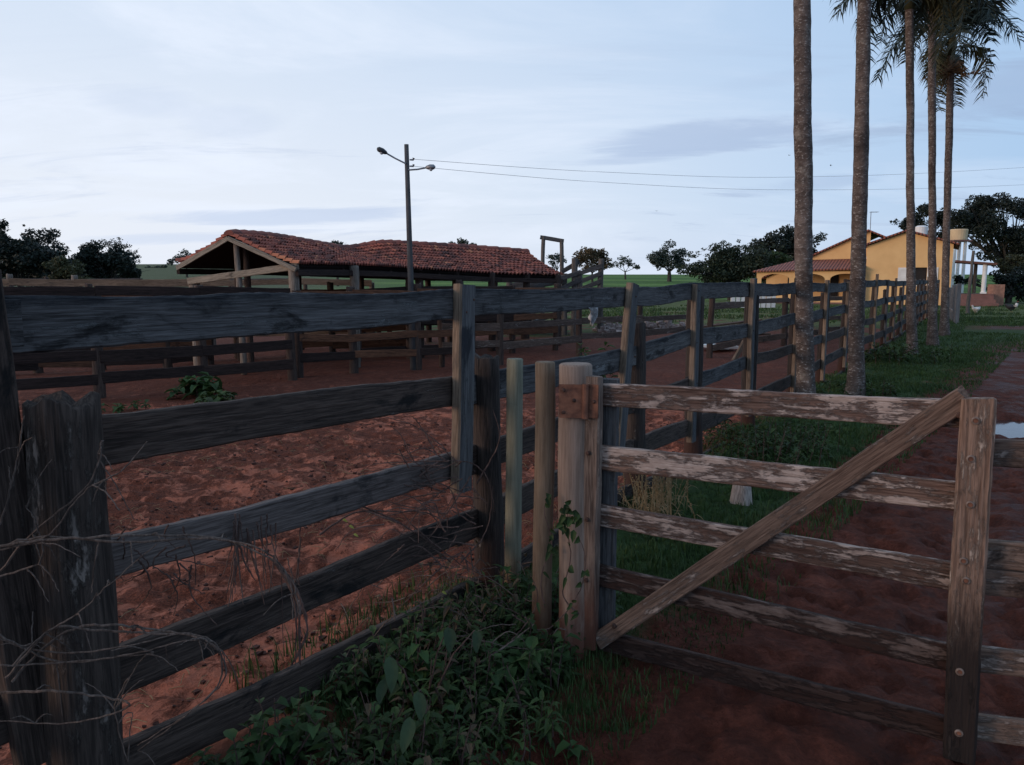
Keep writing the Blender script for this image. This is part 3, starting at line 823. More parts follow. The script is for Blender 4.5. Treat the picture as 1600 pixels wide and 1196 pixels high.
def gxy(px, py): p = G(px, py); return (p.x, p.y)
fence('corral_fence', 'dark five rail corral fence in front of the tiled shed, a weed at its foot',
      [(-10.5, 9.0), gxy(-60, 640), gxy(158, 622), gxy(318, 606), gxy(456, 594)],
      (1.50, 1.20, 0.92, 0.64, 0.34), 0.15, [M['corraldark'], M['corraldark'], M['orange'], M['corraldark']], M['corralpost'], 1.45)
fence('corral_fence', 'orange brown four rail corral fence under the near eave of the tiled shed',
      [gxy(466, 590), gxy(553, 584), gxy(652, 578), gxy(735, 574)], (1.42, 1.02, 0.70, 0.38), 0.14,
      [M['orange'], M['orange'], M['corraldark']], M['corralpost'], 1.5, pr=0.085)
fence('corral_fence', 'inner orange rail fence half hidden behind the dark fence by the shed gable',
      [(-8.0, 14.6), (-6.2, 14.9), gxy(372, 560), gxy(520, 556), gxy(640, 552)], (1.40, 1.02, 0.66, 0.32), 0.15, [M['orange'], M['tan'], M['orange']], M['corralpost'], 1.5)
fence('corral_fence', 'sun bleached tan top rails of the far corral fence left of the shed',
      [(-15.5, 17.0), (-13.2, 17.2), (-11.4, 17.6), (-10.1, 17.9), (-8.6, 18.2), (-7.2, 18.5), (-5.2, 18.9), (-3.5, 19.3)],
      (1.60, 1.34, 1.02, 0.7, 0.38), 0.15, [M['tan']], M['shedpost'], 1.62)
fence('corral_fence', 'grey rail fence at the far left, at the foot of the dark trees',
      [(-22, 24), (-18, 24.5), (-15.0, 25), (-12.2, 25.4), (-9.4, 25.8), (-7, 26.2)], (1.62, 1.25, 0.9), 0.15, [M['corraldark'], M['tan'], M['railgrey']], M['corralpost'], 1.7)
fence('corral_fence', 'dark broad board fence of a small pen just behind the first corral fence',
      [gxy(-70, 590), gxy(60, 582), gxy(160, 578), gxy(262, 575), gxy(330, 570)], (1.25, 1.0, 0.74, 0.48, 0.24), 0.17, [M['corraldark'], M['corraldark'], M['corraldark'], M['orange']], M['corralpost'], 1.3)
fence('corral_fence', 'red brown slanting cattle race fence under the middle of the shed',
      [gxy(560, 566), gxy(640, 560), gxy(720, 556), gxy(800, 552), gxy(868, 548)], (1.45, 1.15, 0.85, 0.55, 0.28), 0.15, [M['corraldark'], M['orange'], M['corraldark']], M['corralpost'], 1.5)
fence('corral_fence', 'lichen spotted rail fence crossing the pen right of the shed',
      [gxy(690, 574), gxy(780, 571), gxy(905, 557), gxy(1000, 548), gxy(1075, 540)], (1.42, 0.80, 0.46), 0.13, [M['lichen']], M['corralpost'], 1.25, pr=0.065)
fence('corral_fence', 'brown rail fence in the pen behind the first palm trunks',
      [gxy(1108, 560), gxy(1165, 548), gxy(1225, 540), gxy(1290, 530), gxy(1330, 524)], (1.15, 0.62, 0.30), 0.13, [M['lichen'], M['railbrown']], M['corralpost'], 1.3, pr=0.07)

# ------------------------------------------------------------------ tiled shed
st = [  # ridge, eave on the pen side
    (W(357, 361, 12.9), W(463, 411, 12.5)), (W(405, 364, 13.8), W(503, 412, 13.2)), (W(450, 370, 14.8), W(545, 413, 14.0)), (W(500, 379, 15.8), W(590, 415, 14.7)),
    (W(543, 385, 16.8), W(625, 417, 15.3)), (W(595, 377, 17.3), W(668, 420, 15.9)), (W(645, 379, 17.9), W(715, 423, 16.6)), (W(700, 382, 18.6), W(760, 426, 17.3)),
    (W(760, 386, 19.5), W(820, 428, 18.1)), (W(822, 391, 20.4), W(878, 429, 18.8))]
st = [(a - Vector((0, 0, 0.055)), b_ - Vector((0, 0, 0.03))) for a, b_ in st]
def lerpst(u):
    q = u * (len(st) - 1); i = min(int(q), len(st) - 2); f = q - i
    def cr(k):
        p = [st[max(0, min(len(st) - 1, i + j))][k] for j in (-1, 0, 1, 2)]
        return 0.5 * ((2 * p[1]) + (p[2] - p[0]) * f + (2 * p[0] - 5 * p[1] + 4 * p[2] - p[3]) * f * f + (3 * p[1] - p[0] - 3 * p[2] + p[3]) * f ** 3)
    r, e = cr(0), cr(1)
    l = Vector((r.x + 0.84 * (r.x - e.x), r.y + 0.84 * (r.y - e.y), e.z + 0.03))
    return r, e, l
shed = thing('cattle_shed', 'open sided cattle shed with a long sagging red clay tile roof', 'shed', (-3.6, 14.5, 0))
NC, NT = 10, 94
def roof_side(side):
    mb = MB(); rr = random.Random(side + 5)
    for i in range(NC - 1, -1, -1):
        for j in range(NT):
            u0, u1 = j / NT, (j + 1) / NT
            v0, v1 = i / NC, (i + 1.22) / NC
            sk = rr.uniform(-0.012, 0.012); lift = rr.uniform(0.0, 0.012)
            tint = min(1, max(0, rr.gauss(0.42, 0.2)))
            if j == 0: tint = 0.98 if i > 6 and side == 0 else 0.62
            if rr.random() < 0.04: sk *= 6; lift += 0.02; tint *= 0.5
            elif rr.random() < 0.05: tint = min(1, tint + 0.3)
            def pt(u, v):
                r, e, l = lerpst(u); q = e if side == 0 else l
                s_ = 0.05 * math.sin(math.pi * v) * -1
                return r.lerp(q, v) + Vector((0, 0, s_))
            a0, a1, b0, b1 = pt(u0, v0), pt(u1, v0), pt(u0, v1), pt(u1, v1)
            nrm = (a1 - a0).cross(b0 - a0).normalized()
            if nrm.z < 0: nrm = -nrm
            vs, K = [], 6
            for v, p, q, up in ((0, a0, a1, 0.0), (1, b0, b1, 0.036)):
                for k in range(K + 1):
                    t_ = k / K
                    arc = math.sin(math.pi * t_) * 0.052 - 0.012
                    vs.append(p.lerp(q, t_ + sk * v) + nrm * (arc + up + lift))
            n1 = K + 1
            fs = [(k, k + 1, n1 + k + 1, n1 + k) for k in range(K)]
            lip = len(vs)
            for k in range(K + 1): vs.append(Vector(vs[n1 + k]) - nrm * 0.022)
            fs += [(n1 + k, n1 + k + 1, lip + k + 1, lip + k) for k in range(K)]
            mb.add(vs, fs, tint)
    return mb
roof_side(0).build('tile_slope', M['tile'], shed)
roof_side(1).build('tile_slope', M['tile'], shed)
mb = MB()       # ridge caps
rr = random.Random(3)
for j in range(34):
    p, q = lerpst(j / 34)[0], lerpst((j + 1.15) / 34)[0]
    ax = (q - p).normalized(); sd = ax.cross(Vector((0, 0, 1))).normalized(); vs = []
    for P_, rd in ((p, 0.10), (q, 0.125)):
        for k in range(7):
            a = math.pi * k / 6
            vs.append(P_ + sd * math.cos(a) * rd + Vector((0, 0, -0.012 + math.sin(a) * rd * 0.85)))
    mb.add(vs, [(k, k + 1, 8 + k, 7 + k) for k in range(6)] + [(0, 1, 2, 3, 4, 5, 6)], rr.uniform(0.15, 0.55))
mb.build('ridge_cap', M['tile'], shed)
# boarding under the tiles, closing the roof
mb = MB(); n = 24; vs = []
for j in range(n + 1):
    r, e, l = lerpst(j / n)
    for p in (l, r, e): vs.append(p + Vector((0, 0, -0.035)))
    for p in (l, r, e): vs.append(p + Vector((0, 0, -0.075)))
fs = []
for j in range(n):
    a, c = j * 6, (j + 1) * 6
    for k in (0, 1, 3, 4): fs.append((a + k, a + k + 1, c + k + 1, c + k))
mb.add(vs, fs); mb.build('roof_boarding', M['corraldark'], shed)
r0, e0, l0 = lerpst(0)
fwd = (lerpst(0.05)[0] - r0).normalized(); fwd.z = 0; fwd.normalize()
dn = Vector((0, 0, -0.10))
plank('barge_board', r0 - fwd * 0.03 + Vector((0, 0, -0.07)), e0 - fwd * 0.03 + Vector((0, 0, -0.075)), 0.075, 0.03, M['shedboard'], shed)
plank('barge_board', r0 - fwd * 0.03 + Vector((0, 0, -0.07)), l0 - fwd * 0.03 + Vector((0, 0, -0.075)), 0.075, 0.03, M['shedboard'], shed)
plank('tie_beam', W(294, 440, 13.3), W(465, 416, 12.55), 0.11, 0.05, M['shedboard'], shed)
post('king_post', (W(377, 480, 12.98)[0], 12.98, 0.0), W(369, 381, 12.98), 0.055, 0.05, M['shedpost'], shed, n=10)
post('king_post', (W(388, 480, 13.3)[0], 13.3, -0.1), W(384, 385, 13.3), 0.06, 0.055, M['corralpost'], shed, n=10)
for k, (px, Yp, top) in enumerate(((458, 12.62, 414), (304, 13.35, 440), (552, 14.1, 416), (640, 15.6, 420), (655, 15.9, 421), (712, 16.7, 424), (768, 17.4, 427), (822, 18.2, 428), (872, 18.7, 430))):
    t_ = W(px, top, Yp)
    post('post', (t_.x, t_.y, -0.1), t_, 0.085, 0.08, M['shedpost'] if k in (0, 1, 2) else M['corralpost'], shed, n=10, sq=0.6)
for u in (0.2, 0.4, 0.6, 0.8, 0.98):
    r, e, l = lerpst(u)
    post('post', (l.x, l.y, -0.1), l + Vector((0, 0, -0.06)), 0.08, 0.075, M['corralpost'], shed, n=10)
    plank('tie_beam', l + Vector((0, 0, -0.1)), e + Vector((0, 0, -0.1)), 0.1, 0.05, M['corraldark'], shed)
for u0, u1 in ((0.0, 0.22), (0.22, 0.44), (0.44, 0.62), (0.62, 0.82), (0.82, 1.0)):
    for s_ in (1, 2):
        a, c = lerpst(u0)[s_], lerpst(u1)[s_]
        plank('eave_beam', a + Vector((0, 0, -0.13)), c + Vector((0, 0, -0.13)), 0.1, 0.06, M['corraldark'], shed, nx=8)
# feed trough under the roof
tr = thing('feed_trough', 'long dark wooden feed trough under the tiled roof', 'trough', (-1.4, 17.6, 0))
A, B = Vector((-3.0, 16.9, 0.75)), Vector((0.3, 19.4, 0.75))
ax = (B - A).normalized(); sd = ax.cross(Vector((0, 0, 1)))
plank('side_board', A + sd * 0.3, B + sd * 0.3, 0.35, 0.04, M['corraldark'], tr)
plank('side_board', A - sd * 0.3, B - sd * 0.3, 0.35, 0.04, M['corraldark'], tr)
plank('bottom_board', A + Vector((0, 0, -0.16)), B + Vector((0, 0, -0.16)), 0.05, 0.55, M['corraldark'], tr)
for q in (0.05, 0.5, 0.95):
    p = A.lerp(B, q)
    for s_ in (-1, 1): post('leg', (p.x + sd.x * 0.25 * s_, p.y + sd.y * 0.25 * s_, 0), (p.x + sd.x * 0.25 * s_, p.y + sd.y * 0.25 * s_, 0.6), 0.06, 0.06, M['corralpost'], tr, n=8)

# ------------------------------------------------------------------ utility pole with two lamps, wires
pp = W(642, 470, 13.6); ptop = W(635, 226, 13.6)
pole = thing('utility_pole', 'grey utility pole with two lamp arms in front of the tiled roof', 'pole', (pp.x, pp.y, 0))
mb = MB(); p0 = Vector((pp.x + 0.03, pp.y, -0.3))
mb.tube([p0, p0.lerp(ptop, 0.5), ptop], [0.062, 0.050, 0.038], 14)
mb.build('shaft', M['concrete'], pole, smooth=True)
def lamp(arm, head, tip, up):
    mb = MB(); mb.tube([W(*q, 13.55) for q in arm], 0.014, 8); a = mb.build('lamp_arm', M['metal'], pole)
    h0, h1 = W(*head, 13.5), W(*tip, 13.45)
    ax = (h1 - h0); mb = MB()
    mb.tube([h0, h0 + ax * 0.12, h0 + ax * 0.45, h0 + ax * 0.85, h1], [0.015, 0.03, 0.048, 0.042, 0.015], 12)
    mb.build('lamp_head', M['dark'] if up else M['metal'], pole, smooth=True)
    mb = MB(); c = h0 + ax * 0.55 + Vector((0, 0, -0.025))
    mb.tube([c + Vector((0, 0, 0.02)), c + Vector((0, 0, -0.02)), c + Vector((0, 0, -0.04))], [0.036, 0.032, 0.015], 12)
    mb.build('lamp_lens', M['glass'], pole, smooth=True)
lamp([(634, 256), (618, 248), (604, 240)], (605, 240), (589, 232), True)
lamp([(638, 266), (652, 265), (668, 262)], (665, 262), (680, 261), False)
mb = MB()
for q in ((640, 250), (640, 260)):
    c = W(*q, 13.5); mb.tube([c, c + Vector((0.06, 0, 0.0)), c + Vector((0.07, 0, 0.03))], [0.012, 0.018, 0.022], 8)
mb.build('insulator', M['metal'], pole)
def wire(label, pts):
    P_ = [W(*q) for q in pts]; out = []
    for i in range(len(P_) - 1):
        for k in range(10):
            f = k / 10; p = [P_[max(0, min(len(P_) - 1, i + j))] for j in (-1, 0, 1, 2)]
            out.append(0.5 * ((2 * p[1]) + (p[2] - p[0]) * f + (2 * p[0] - 5 * p[1] + 4 * p[2] - p[3]) * f * f + (3 * p[1] - p[0] - 3 * p[2] + p[3]) * f ** 3))
    out.append(P_[-1]); mb = MB(); mb.tube(out, 0.0034, 5)
    tag(mb.build('power_line', M['cable']), label, 'wire')
wire('upper overhead wire running right from the utility pole', [(644, 249, 13.5), (940, 269, 16.5), (1240, 277, 20), (1600, 262, 25), (2100, 225, 34)])
wire('lower overhead wire running right from the lamp on the utility pole', [(644, 260, 13.5), (940, 285, 16.5), (1240, 297, 20), (1600, 289, 25), (2100, 262, 34)])

# ------------------------------------------------------------------ hoist frame and loading ramp
fr = thing('hoist_frame', 'tall bare pole frame standing beyond the right end of the tiled roof', 'frame', (W(862, 430, 24).x, 24, 0))
for (xb, xt, yt) in ((847, 849, 369), (881, 877, 374)):
    q = W(xt, yt, 24); bb = W(xb, 480, 24)
    post('pole', (bb.x, 24, -0.2), q, 0.075, 0.06, M['ramppost'], fr, n=9)
plank('crossbar', W(844, 371, 24), W(881, 377, 24), 0.12, 0.1, M['rampwood'], fr)
rp = thing('loading_ramp', 'grey plank cattle loading ramp climbing to the right beyond the shed', 'ramp', (W(900, 450, 22).x, 22, 0))
def rwood(a, c, h, Y=22): plank('rail', W(*a, Y), W(*c, Y), h, 0.05, M['rampwood'], rp, nx=6)
for a, c, Y in (((800, 446), (880, 434), 22.2), ((878, 425), (905, 409), 22.2), ((836, 449), (908, 425), 22), ((868, 456), (908, 437), 22), ((898, 430), (940, 416), 23.4),
             ((905, 441), (938, 428), 23.4), ((908, 452), (938, 440), 23.4), ((790, 455), (880, 440), 22.2)):
    rwood(a, c, 0.13, Y)
for x, t_, Y in ((898, 404, 22.1), (905, 428, 22.1), (939, 405, 23.5), (882, 428, 22.3), (832, 440, 22.3), (795, 440, 22.3)):
    q = W(x, t_, Y); post('post', (q.x, Y, -0.1), q, 0.09, 0.085, M['ramppost'], rp, n=9, sq=0.5)
q0, q1 = W(800, 470, 22.8), W(940, 445, 22.8)
plank('ramp_floor', (q0.x, 22.8, 0.15), (q1.x, 22.8, 1.05), 0.08, 1.1, M['rampwood'], rp)

# ------------------------------------------------------------------ foliage builders
def leaf_cloud(mb, c, rx, ry, rz, n, size, rng, hollow=0.2):
    for _ in range(n):
        while True:
            p = Vector((rng.uniform(-1, 1), rng.uniform(-1, 1), rng.uniform(-1, 1)))
            if hollow < p.length <= 1: break
        k = 1 + 0.35 * nz(p.x * 2 + c.x, p.y * 2 + c.y, p.z * 2 + c.z)
        q = c + Vector((p.x * rx, p.y * ry, p.z * rz)) * k
        a = Vector((rng.gauss(0, 1), rng.gauss(0, 1), rng.gauss(0, 0.7))).normalized()
        b_ = a.cross(Vector((rng.gauss(0, 1), rng.gauss(0, 1), rng.gauss(0, 1)))).normalized()
        s_ = size * rng.uniform(0.6, 1.35)
        mb.quadleaf(q, a * s_, b_ * s_, rng.random())

def tree(name, label, Y, blobs, leaf, dens, mat, group=None, trunk_px=None, cat='tree', tr=0.16, seed=1, sub=5, wisps=0):
    """blobs: (px, py, r_px) silhouette lumps given as seen from the camera's place, real depth Y"""
    rng = random.Random(seed)
    s = Y / 1200.0
    cs = [(W(px, py, Y + rng.uniform(-1, 1) * r * s * 0.7), r * s) for px, py, r in blobs]
    bx = sum(c.x for c, r in cs) / len(cs) if trunk_px is None else W(trunk_px, 430, Y).x
    base = Vector((bx, Y, land(bx, Y)))
    root = thing(name, label, cat, base, group)
    mb = MB()
    low = min(c.z - r * 0.2 for c, r in cs); fork = Vector((bx + rng.uniform(-.1, .1), Y, base.z + max(0.35, (low - base.z) * 0.65)))
    mb.tube([base - Vector((0, 0, 0.3)), base.lerp(fork, 0.5) + Vector((rng.uniform(-.08, .08), 0, 0)), fork], [tr * 1.25, tr, tr * 0.85], 8)
    for c, r in cs:
        mid = fork.lerp(c, 0.5) + Vector((rng.uniform(-.2, .2) * r, rng.uniform(-.2, .2) * r, 0.12 * r))
        mb.tube([fork, mid, c + Vector((0, 0, r * 0.2))], [tr * 0.45, tr * 0.28, tr * 0.08], 6)
        for _ in range(4):
            e = c + Vector((rng.gauss(0, .5), rng.gauss(0, .5), rng.gauss(0.1, .4))) * r
            mb.tube([mid, mid.lerp(e, 0.5) + Vector((0, 0, .1 * r)), e], [tr * 0.2, tr * 0.12, tr * 0.04], 5)
    mb.build('trunk', M['bark'], root)
    mb = MB()
    for c, r in cs:
        for _ in range(sub + 2):
            p = Vector((rng.gauss(0, 0.42), rng.gauss(0, 0.42), rng.gauss(0.02, 0.36))) * r
            rr_ = r * rng.uniform(0.42, 0.74)
            n = int(dens * 4.2 * rr_ * rr_ / (leaf * leaf))
            leaf_cloud(mb, c + p, rr_, rr_, rr_ * 0.72, max(26, n), leaf * 0.72, rng)
        for _ in range(wisps):
            p = Vector((rng.gauss(0, 0.8), rng.gauss(0, 0.5), rng.uniform(0.5, 1.25))) * r
            leaf_cloud(mb, c + p, r * 0.2, r * 0.2, r * 0.13, int(dens * 9), leaf * 0.6, rng, 0)
    mb.build('crown', mat, root)
    return root

FAR = 'trees along the skyline'
tree('dense_tree', 'black green dense tree clump at the far left edge behind the corral', 55, [(-60, 385, 42), (-15, 386, 40), (12, 390, 34), (38, 398, 32), (62, 408, 28), (84, 418, 24), (20, 424, 36), (58, 426, 28), (98, 426, 18), (-5, 366, 16)], 0.17, 3.4, M['foliageblack'], seed=2)
tree('loose_tree', 'taller loose crowned tree rising above the dark clump at left', 60, [(48, 368, 12), (60, 376, 16), (76, 370, 13), (84, 382, 14), (94, 392, 10), (66, 394, 15), (78, 408, 16)], 0.15, 1.7, M['foliageblack'], seed=3, sub=5, wisps=1)
tree('dense_tree', 'dark dome shaped tree between the left clump and the shed', 58, [(122, 408, 18), (144, 400, 22), (170, 400, 23), (192, 410, 21), (208, 424, 15), (135, 424, 26), (172, 424, 28), (200, 430, 18)], 0.16, 3.4, M['foliageblack'], seed=4)
tree('sparse_tree', 'thin airy tree showing its branches above the dark dome tree', 63, [(168, 382, 8), (182, 379, 9), (195, 386, 9), (206, 394, 8), (214, 402, 6)], 0.10, 1.0, M['foliageblack'], seed=5, sub=4, trunk_px=180)
tree('shrub', 'olive green shrub between two dark trees at left', 52, [(98, 414, 18), (112, 422, 20), (90, 428, 18), (125, 430, 16)], 0.15, 3.0, M['foliageolive'], seed=6, cat='shrub')
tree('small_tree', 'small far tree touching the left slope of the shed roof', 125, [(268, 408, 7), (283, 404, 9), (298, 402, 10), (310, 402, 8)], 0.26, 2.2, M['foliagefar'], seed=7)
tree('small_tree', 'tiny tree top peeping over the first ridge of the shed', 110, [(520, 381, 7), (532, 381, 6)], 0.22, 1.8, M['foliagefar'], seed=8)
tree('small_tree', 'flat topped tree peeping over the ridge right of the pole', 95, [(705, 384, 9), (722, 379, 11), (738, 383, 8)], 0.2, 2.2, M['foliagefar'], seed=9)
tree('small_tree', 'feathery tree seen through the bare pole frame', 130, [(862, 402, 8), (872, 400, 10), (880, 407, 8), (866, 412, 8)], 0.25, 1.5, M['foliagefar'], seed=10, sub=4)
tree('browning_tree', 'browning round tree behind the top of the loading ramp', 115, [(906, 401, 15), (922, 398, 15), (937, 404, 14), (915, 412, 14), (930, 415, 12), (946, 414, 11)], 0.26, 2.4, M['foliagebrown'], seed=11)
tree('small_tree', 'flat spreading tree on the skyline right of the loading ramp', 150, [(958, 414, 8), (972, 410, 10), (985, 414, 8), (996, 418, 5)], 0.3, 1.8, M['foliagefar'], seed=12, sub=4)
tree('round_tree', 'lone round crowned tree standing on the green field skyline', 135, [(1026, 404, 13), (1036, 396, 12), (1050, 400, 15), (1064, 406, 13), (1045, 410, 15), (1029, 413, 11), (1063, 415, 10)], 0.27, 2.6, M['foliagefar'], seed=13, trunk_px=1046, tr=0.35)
tree('bushy_tree', 'broad bushy tree with wispy shoots in front of the dark tree left of the house', 60, [(1090, 422, 20), (1108, 412, 24), (1130, 405, 23), (1155, 406, 24), (1178, 412, 24), (1195, 424, 20), (1140, 424, 28), (1110, 428, 24), (1168, 428, 24)], 0.14, 3.0, M['foliage'], seed=14, wisps=6)
tree('dense_tree', 'tall dark tree behind the first palm, left of the house', 75, [(1196, 388, 16), (1214, 378, 22), (1238, 374, 23), (1255, 382, 22), (1228, 395, 26), (1203, 404, 20), (1250, 402, 24), (1185, 402, 14)], 0.19, 3.0, M['foliageblack'], seed=15)
tree('shrub', 'paler green shrub at the left end of the veranda', 62, [(1198, 404, 12), (1212, 402, 12), (1226, 408, 10), (1206, 416, 14)], 0.15, 2.6, M['foliagelight'], seed=16, cat='shrub')
tree('spreading_tree', 'huge dark spreading tree with sky gaps behind the right end of the house', 80, [(1498, 338, 20), (1518, 328, 22), (1542, 328, 24), (1566, 324, 24), (1590, 334, 26), (1615, 350, 30), (1528, 354, 24), (1560, 358, 30), (1592, 370, 30), (1620, 385, 30), (1548, 386, 18), (1582, 396, 22), (1502, 362, 14), (1660, 370, 44), (1600, 410, 22)], 0.19, 3.0, M['foliageblack'], seed=17, tr=0.45, trunk_px=1575)
tree('dense_tree', 'dark tree crown rising behind the roof of the yellow house', 88, [(1412, 350, 11), (1428, 342, 15), (1448, 338, 16), (1466, 344, 15), (1484, 350, 16), (1440, 355, 18), (1470, 360, 16)], 0.22, 2.6, M['foliageblack'], seed=18)
tree('shrub', 'olive yellow shrub right of the white porch column', 54, [(1566, 414, 12), (1580, 408, 13), (1596, 414, 12), (1575, 424, 13)], 0.13, 2.6, M['foliageolive'], seed=19, cat='shrub')
tree('dense_shrub', 'dark hedge like shrub under the olive shrub at the right edge', 52, [(1562, 436, 14), (1580, 440, 18), (1602, 436, 20), (1628, 432, 22), (1570, 458, 14), (1592, 460, 18), (1618, 458, 20), (1515, 440, 10), (1500, 436, 9)], 0.14, 3.0, M['foliageblack'], seed=20, cat='shrub')
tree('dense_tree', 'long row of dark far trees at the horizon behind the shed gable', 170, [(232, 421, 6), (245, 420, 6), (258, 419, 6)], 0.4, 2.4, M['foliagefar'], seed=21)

# ------------------------------------------------------------------ palms
def frond_mesh(L, droop, seed, lw=0.036, plume=0.75, npair=76, twist=0.0):
    rng = random.Random(seed); mb = MB(); pts = []
    for i in range(15):
        t = i / 14; pts.append(Vector((L * (t - 0.16 * t * t * droop * 2), 0, L * (0.34 * math.sin(t * 1.9) - droop * 0.95 * t ** 2.3))))
    mb.tube(pts, [0.022 * (1 - 0.85 * i / 14) for i in range(15)], 5, col=0.7)
    for k in range(npair):
        t = 0.10 + 0.90 * k / npair; q = t * 14; i = min(13, int(q)); p = pts[i].lerp(pts[i + 1], q - i)
        ax = (pts[i + 1] - pts[i]).normalized(); ll = L * 0.34 * math.sin(math.pi * (0.12 + 0.80 * t)) ** 0.7
        for s_ in (-1, 1):
            sd = Vector((0, s_, 0)); up = ax.cross(sd) * s_
            el = rng.uniform(-plume, plume)
            dr = (sd * math.cos(el) + up * math.sin(el) + ax * rng.uniform(0.35, 0.75)).normalized()
            w = (ax * 0.9 + up * rng.uniform(-.5, .5)).normalized() * lw
            m_ = p + dr * ll * 0.55 + Vector((0, 0, -0.06 * ll)); e = p + dr * ll * 0.92 + Vector((0, 0, -0.42 * ll))
            mb.add([p - w * 0.4, p + w * 0.4, m_ + w * 0.6, m_ - w * 0.6, e], [(0, 1, 2, 3), (3, 2, 4)], rng.random())
    return mb.mesh('frond')
FR = [frond_mesh(2.0, 0.55, 1), frond_mesh(2.2, 0.85, 2), frond_mesh(1.9, 0.3, 3), frond_mesh(2.0, 1.05, 4)]
for f in FR: f.materials.append(M['palmleaf'])
FO = [frond_mesh(1.7, 1.15, 5), frond_mesh(1.8, 1.0, 6)]
for f in FO: f.materials.append(M['palmolive'])
FDd = [frond_mesh(1.0, 1.25, 7, plume=0.9), frond_mesh(0.9, 1.3, 8, plume=0.9)]
for f in FDd: f.materials.append(M['palmdead'])
def palm(label, base, top, r0, r1, nf, seed, bend=0.0, skew=0.0, size=1.0, dead=4, olive=3):
    rng = random.Random(seed); base, top = Vector(base), Vector(top)
    root = thing('palm_tree', label, 'palm tree', base, 'palm trees along the fence')
    H = (top - base).length; n = 18; m = int(H / 0.10); mb = MB(); vs, fs = [], []
    for i in range(m + 1):
        t = i / m; c = base.lerp(top, t) + Vector((bend * math.sin(math.pi * t), 0, -0.2 if i == 0 else 0))
        c.x += 0.02 * nz(t * 9, seed); r = r0 + (r1 - r0) * t + r0 * 0.6 * math.exp(-t * H * 3.0) + r0 * 0.05 * math.sin(t * 7 + seed)
        for k in range(n):
            a = 2 * math.pi * k / n
            rr_ = r * (1 + 0.09 * nz(math.cos(a) * 1.5 + seed, math.sin(a) * 1.5, t * H * 4) + (0.018 if i % 2 else -0.012))
            vs.append(c + Vector((math.cos(a) * rr_, math.sin(a) * rr_, 0)))
    for i in range(m):
        for k in range(n):
            a, c_ = i * n + k, i * n + (k + 1) % n; fs.append((a, c_, c_ + n, a + n))
    fs.append(tuple(m * n + k for k in range(n)))
    vs = [v - base for v in vs]
    mb.add(vs, fs); mb.build('trunk', M['palmbark'], root, Matrix.Translation(base), smooth=True)
    mb = MB(); mb.tube([top - Vector((0, 0, 0.05)), top + Vector((0, 0, 0.3)), top + Vector((0, 0, 0.75))], [r1 * 1.25, r1 * 1.35, r1 * 0.5], 12, col=0.6)
    mb.build('crownshaft', M['palmolive'], root, smooth=True)
    for k in range(nf):
        a = 2 * math.pi * (k * 0.381966) + rng.uniform(-.25, .25); lvl = k / nf
        if dead and k < dead: me = FDd[k % 2]; pit = rng.uniform(-82, -60); z = 0.0
        elif k < dead + olive: me = FO[k % 2]; pit = rng.uniform(-35, -5); z = 0.15
        else: me = FR[k % 4]; pit = -15 + 80 * (lvl ** 1.1) + rng.uniform(-8, 8); z = 0.25 + 0.4 * lvl
        Mx = Matrix.Translation(top + Vector((0, 0, z))) @ Matrix.Rotation(a, 4, 'Z') @ Matrix.Rotation(-rad(pit), 4, 'Y') @ Matrix.Rotation(rng.uniform(-.4, .4), 4, 'X') @ Matrix.Scale(size * rng.uniform(0.88, 1.1), 4)
        put('frond', me, None, root, Mx)
def pb(px, Y): q = W(px, 500, Y); return (q.x, Y, gz(q.x, Y))
q = W(1253, 0, 9.2); q1 = pb(1266, 9.2); d_ = (Vector(q) - Vector(q1)); palm('stoutest palm trunk with lichen flecks, leftmost of the row, crown out of sight', q1, Vector(q1) + d_ * (7.3 / d_.z), 0.100, 0.088, 17, 11, dead=2)
q = W(1351, 0, 10.5); q1 = pb(1343, 10.5); d_ = (Vector(q) - Vector(q1)); palm('smooth grey palm trunk second from the left, crown just out of sight', q1, Vector(q1) + d_ * (7.75 / d_.z), 0.096, 0.082, 17, 12, dead=2)
palm('thin dark palm just right of the window of the yellow house, fronds reaching left', pb(1428, 16.3), W(1421, 12, 16.3), 0.088, 0.075, 18, 13, size=0.80, dead=0, olive=1)
palm('slim palm between the thin dark palm and the palm with dead fronds', pb(1460, 18.8), W(1456, -10, 18.8), 0.095, 0.08, 18, 14, size=0.80, dead=0, olive=1)
palm('palm with brown hanging dead fronds, rightmost of the row', pb(1477, 22), W(1486, 85, 22), 0.105, 0.085, 21, 15, size=1.0, dead=3, olive=4)

# ------------------------------------------------------------------ yellow house
HC = Vector((27.2, 48.0, 0)); HR = math.atan2(-0.493, 0.87)
house = thing('farmhouse', 'yellow farmhouse with red tile roofs and an arched veranda on its left', 'house', HC, rz=HR)
HM = house.matrix_basis.copy()
def hb(name, mb, mat, parent=None, smooth=False):
    o = put(name, mb.mesh(name, smooth), mat, None); o.parent = parent or house; return o
mb = MB()   # front gable block with a window opening
EV, AP = 3.75, 4.58
wl, wr, wb_, wt = -2.35, -1.35, 1.25, 2.35
fr_ = [(-4.85, 0), (wl, 0), (wr, 0), (0, 0), (-4.85, wb_), (wl, wb_), (wr, wb_), (0, wb_), (-4.85, wt), (wl, wt), (wr, wt), (0, wt), (-4.85, EV), (-2.6, AP), (0, EV)]
mb.add([(x, 0, z) for x, z in fr_], [(0, 1, 5, 4), (1, 2, 6, 5), (2, 3, 7, 6), (4, 5, 9, 8), (6, 7, 11, 10), (8, 9, 10, 11, 14, 13, 12)])
mb.add([(wl, 0, wb_), (wr, 0, wb_), (wr, 0, wt), (wl, 0, wt), (wl, .2, wb_), (wr, .2, wb_), (wr, .2, wt), (wl, .2, wt)], [(0, 1, 5, 4), (1, 2, 6, 5), (2, 3, 7, 6), (3, 0, 4, 7)])
